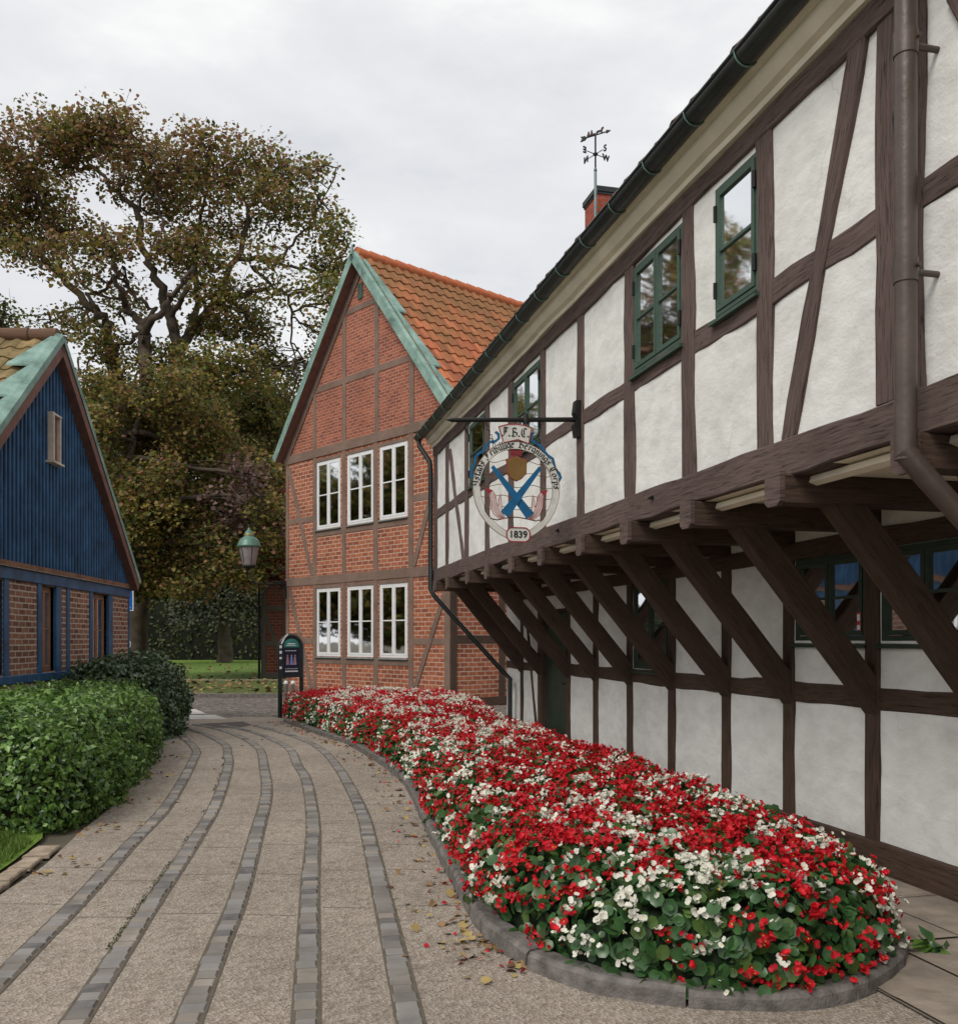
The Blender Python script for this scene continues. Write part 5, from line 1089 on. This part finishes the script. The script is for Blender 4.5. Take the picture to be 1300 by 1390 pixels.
# =================== WALL LAMP ===================
lb=B.world(B.x(389),0.02,0); lz=B.z(389,796); lamp=empty('street_lamp',(lb.x,lb.y,lz),0,'old street lantern with green domed hood on a wall bracket of the brick house','lamp')
Lc=at(338,768,26.4)-Vector((lb.x,lb.y,lz)); lx,ly,lz0=Lc
m=MB(); m.lathe((lx,ly,lz0),[(.17,0),(.19,.02),(.30,.52)],6); m.build('lantern_glass',simple('frosted_glass',(.30,.27,.27),.25,spec=.6),lamp)
m=MB(); 
for k in range(6): a=math.pi*2*k/6; m.tube([(lx+.175*math.cos(a),ly+.175*math.sin(a),lz0),(lx+.305*math.cos(a),ly+.305*math.sin(a),lz0+.53)],.011,6)
m.lathe((lx,ly,lz0-.03),[(0,-.05),(.12,-.04),(.19,0),(.19,.035),(0,.035)],16); m.build('lantern_frame',MT['iron'],lamp)
m=MB(); m.lathe((lx,ly,lz0+.52),[(.28,-.02),(.325,0),(.33,.03),(.30,.07),(.28,.15),(.22,.23),(.14,.28),(.13,.31),(.14,.34),(.12,.36),(.10,.42),(.05,.46),(.035,.50),(0,.55)],24); m.build('lantern_hood',simple('green_enamel',(.09,.19,.145),.4,.1,spec=.5),lamp)
m=MB(); m.lathe((lx,ly,lz0+.88),[(.135,-.05),(.145,-.02),(.12,.0)],20); m.build('brass_ring',simple('old_brass',(.35,.25,.10),.4,.6),lamp)
m=MB(); m.tube([(lx,ly,lz0-.06),(lx-.05,ly,lz0-.14),(lx+.03,ly,lz0-.26),(lx+.12,ly,lz0-.42),(lx+.22,ly,lz0-.50)],.022,8); m.tube([(lx+.10,ly,lz0-.50),(0,0,.06)],.02,8)
sp_pts=[]
for i in range(30): a=i*.38; r_=.26-.0075*i; sp_pts.append((-.34+r_*math.cos(a)*1.1,-.05,-.05+r_*math.sin(a)*.8))
m.tube(sp_pts,.014,6); m.tube([(0,0,.06),(-.1,-.02,.12),(-.3,-.04,.14),(-.5,-.06,.0)],.016,6); m.tube([(0,-.02,.15),(0,-.02,-.35)],.03,8); m.build('bracket',MT['iron'],lamp)
# =================== INFORMATION STAND ===================
s0=gp(380,975); s1=at(408,0,19.75); s1.z=0; vx=(s1-s0); wd=.47; vx=Vector((vx.x,.25,0)).normalized()
ist=empty('information_stand',s0,math.atan2(vx.y,vx.x),'black arched poster stand with dark concert poster at the corner of the flower bed','sign')
H_=1.44; R_=wd/2; blkp=simple('black_green_enamel',(.010,.016,.016),.3,spec=.5)
m=MB(); arch=[(0,0,0),(0,0,H_-.0)]+[(R_-R_*math.cos(math.pi*k/12),0,H_+R_*math.sin(math.pi*k/12)) for k in range(1,12)]+[(wd,0,H_),(wd,0,0)]; m.tube(arch,.045,10); m.build('frame',blkp,ist)
m=MB(); pts=[(.03,.82),(wd-.03,.82),(wd-.03,H_)]+[(R_+(R_-.03)*math.cos(math.pi*k/12),H_+(R_-.03)*math.sin(math.pi*k/12)) for k in range(1,12)]+[(.03,H_)]; m.prism(pts,-.03,.03); m.build('board',blkp,ist)
m=MB(); pts=[(.07,H_-.0),(wd-.07,H_-.0)]+[(R_+(R_-.07)*math.cos(math.pi*k/12),H_+.02+(R_-.08)*math.sin(math.pi*k/12)) for k in range(0,13)]; m.prism(pts,-.034,-.03); m.build('header_panel',simple('teal_panel',(.04,.20,.17),.4),ist)
m=MB(); m.prism([(.15,H_+.06),(.31,H_+.06),(.31,H_+.08),(.15,H_+.08)],-.037,-.035); m.prism([(.12,H_+.03),(.34,H_+.03),(.34,H_+.04),(.12,H_+.04)],-.037,-.035); m.build('header_lettering',MT['white_paint'],ist)
m=MB(); m.box(.07,wd-.07,-.034,-.03,.90,H_-.02); po=m.build('poster',simple('poster_navy',(.010,.012,.035),.35,var=.5,scale=20),ist)
fm_=[simple('poster_pink',(.35,.18,.22),.5),simple('poster_blue',(.20,.24,.50),.5),simple('poster_skin',(.45,.26,.20),.5)]
for k,(x,mi) in enumerate(((.15,0),(.235,1),(.31,0))):
    m=MB(); m.prism([(x-.035,1.08),(x+.035,1.08),(x+.022,1.2),(x+.015,1.25),(x-.015,1.25),(x-.022,1.2)],-.036,-.0345,mi); m.prism([(x+.014*math.cos(a*math.pi/4),1.27+.018*math.sin(a*math.pi/4)) for a in range(8)],-.036,-.0345,2); m.build('poster_figure',fm_,po)
for zz_,n_,w_l,h_l in ((1.36,8,.022,.015),(.995,9,.016,.015),(.935,9,.026,.03)):
    m=MB()
    for k in range(n_): x=.10+k*.031; m.prism([(x,zz_),(x+w_l,zz_),(x+w_l*.9,zz_+h_l),(x+.001,zz_+h_l*.9)],-.036,-.0345)
    m.build('poster_lettering',MT['white_paint'],po)
m=MB(); m.prism([(.02,H_+.06),(.10,H_+.20),(.16,H_+.25),(.145,H_+.275),(.08,H_+.225),(-.0,H_+.08)],-.05,-.046); m.build('sticker',MT['white_paint'],ist)
for z in (1.42,1.31,1.2,1.0):
    m=MB(); m.box(-.03,.02,-.048,-.045,z,z+.06+random.uniform(-.02,.02)); m.build('sticker',MT['white_paint'],ist)
# bollards
steel=simple('grey_steel',(.22,.21,.20),.4,.5)
for px,l in ((388,'left slim steel bollard behind the poster stand'),(397.5,'right slim steel bollard behind the poster stand, nearer the flowers')):
    b=at(px,0,21.0); b.z=0; e=empty('bollard',b,0,l,'bollard','slim steel bollards behind the poster stand'); m=MB(); m.tube([(0,0,0),(0,0,.62)],.04,12); m.build('shaft',steel,e); m=MB(); m.lathe((0,0,.62),[(.045,0),(.048,.03),(.035,.06),(0,.075)],14); m.build('cap',MT['white_paint'],e)
# traffic signs behind the blue house
tb=at(169,0,21.2); tb.z=0; ts=empty('traffic_sign',tb,math.radians(-14),'grey post with blue square crossing sign and round blue sign behind the blue house corner','sign')
m=MB(); m.tube([(0,0,0),(0,0,2.75)],.03,10); m.build('post',steel,ts); sb=simple('sign_blue_plate',(.01,.10,.42),.4)
m=MB(); m.box(-.26,.26,-.06,-.045,2.23,2.72); so=m.build('sign_plate',MT['white_paint'],ts); m=MB(); m.box(-.24,.24,-.064,-.0605,2.25,2.70); m.build('blue_field',sb,so)
m=MB(); m.prism([(-.19,2.29),(.19,2.29),(0,2.66)],-.067,-.0645); m.build('white_triangle',MT['white_paint'],so)
m=MB(); m.prism([(0+.018*math.cos(a),2.54+.018*math.sin(a)) for a in [k*math.pi/4 for k in range(8)]],-.070,-.0675); m.stroke([(0,2.52),(0,2.43)],.035,-.070,-.0675); m.stroke([(0,2.43),(-.04,2.33)],.018,-.070,-.0675); m.stroke([(0,2.43),(.045,2.33)],.018,-.070,-.0675); m.stroke([(-.05,2.45),(0,2.50),(.05,2.46)],.014,-.070,-.0675); 
for k in range(4): m.stroke([(-.14+k*.08,2.30),(-.12+k*.08,2.32)],.02,-.070,-.0675)
m.build('walking_figure',MT['iron'],so)
m=MB(); R1=[(.16+.0,0)]; m.prism([(.05+.14*math.cos(k*math.pi/12),1.49+.14*math.sin(k*math.pi/12)) for k in range(24)],-.06,-.045); ro_=m.build('round_plate',MT['white_paint'],ts); m=MB(); m.prism([(.05+.13*math.cos(k*math.pi/12),1.49+.13*math.sin(k*math.pi/12)) for k in range(24)],-.064,-.0605); m.build('blue_disc',sb,ro_)
# =================== LIGHT, SKY, CAMERA ===================
wd_=bpy.data.worlds.new('World'); S.world=wd_; wd_.use_nodes=True; nt=wd_.node_tree; nt.nodes.clear()
sky=nt.nodes.new('ShaderNodeTexSky'); sky.sky_type='NISHITA'; sky.sun_disc=False; SE,SR=math.radians(46),math.radians(215); sky.sun_elevation=SE; sky.sun_rotation=SR
b1=nd(nt,'ShaderNodeBackground',None,Color=sky.outputs[0],Strength=.08)
v=coords(nt,'Generated',(1,1,2.4)); n1=noi(nt,v,2.0,7,.58); n2=noi(nt,v,4.0,5,.6); q=nd(nt,'ShaderNodeMath',{'operation':'MULTIPLY_ADD'},i0=n2,i1=.35,i2=n1).outputs[0]
cc_=ramp(nt,q,[(.40,(.56,.58,.615)),(.56,(.67,.68,.70)),(.70,(.73,.735,.745)),(.84,(.84,.84,.83))])
b2=nd(nt,'ShaderNodeBackground',None,Color=cc_,Strength=1.0); mx_=nd(nt,'ShaderNodeMixShader',None,i0=.92,i1=b1.outputs[0],i2=b2.outputs[0]); ow=nt.nodes.new('ShaderNodeOutputWorld'); nt.links.new(mx_.outputs[0],ow.inputs[0])
sl_=bpy.data.lights.new('sun','SUN'); sl_.energy=1.6; sl_.angle=math.radians(25); sl_.color=(1,.96,.9); so_=bpy.data.objects.new('sun',sl_); C.objects.link(so_)
# light arrives from behind the camera and from the left
sd=Vector((math.sin(SR)*math.cos(SE),math.cos(SR)*math.cos(SE),math.sin(SE))); so_.rotation_euler=sd.to_track_quat('Z','Y').to_euler()
cam=bpy.data.cameras.new('camera'); co=bpy.data.objects.new('camera',cam); C.objects.link(co); co.location=(0,0,EYE); co.rotation_euler=(math.pi/2,0,0)
cam.sensor_fit='HORIZONTAL'; cam.sensor_width=36; cam.lens=36; cam.shift_y=173/1300; cam.clip_start=.05; cam.clip_end=2000; S.camera=co
S.view_settings.view_transform='Standard'; S.view_settings.look='None'; S.view_settings.exposure=0.30; S.view_settings.gamma=1
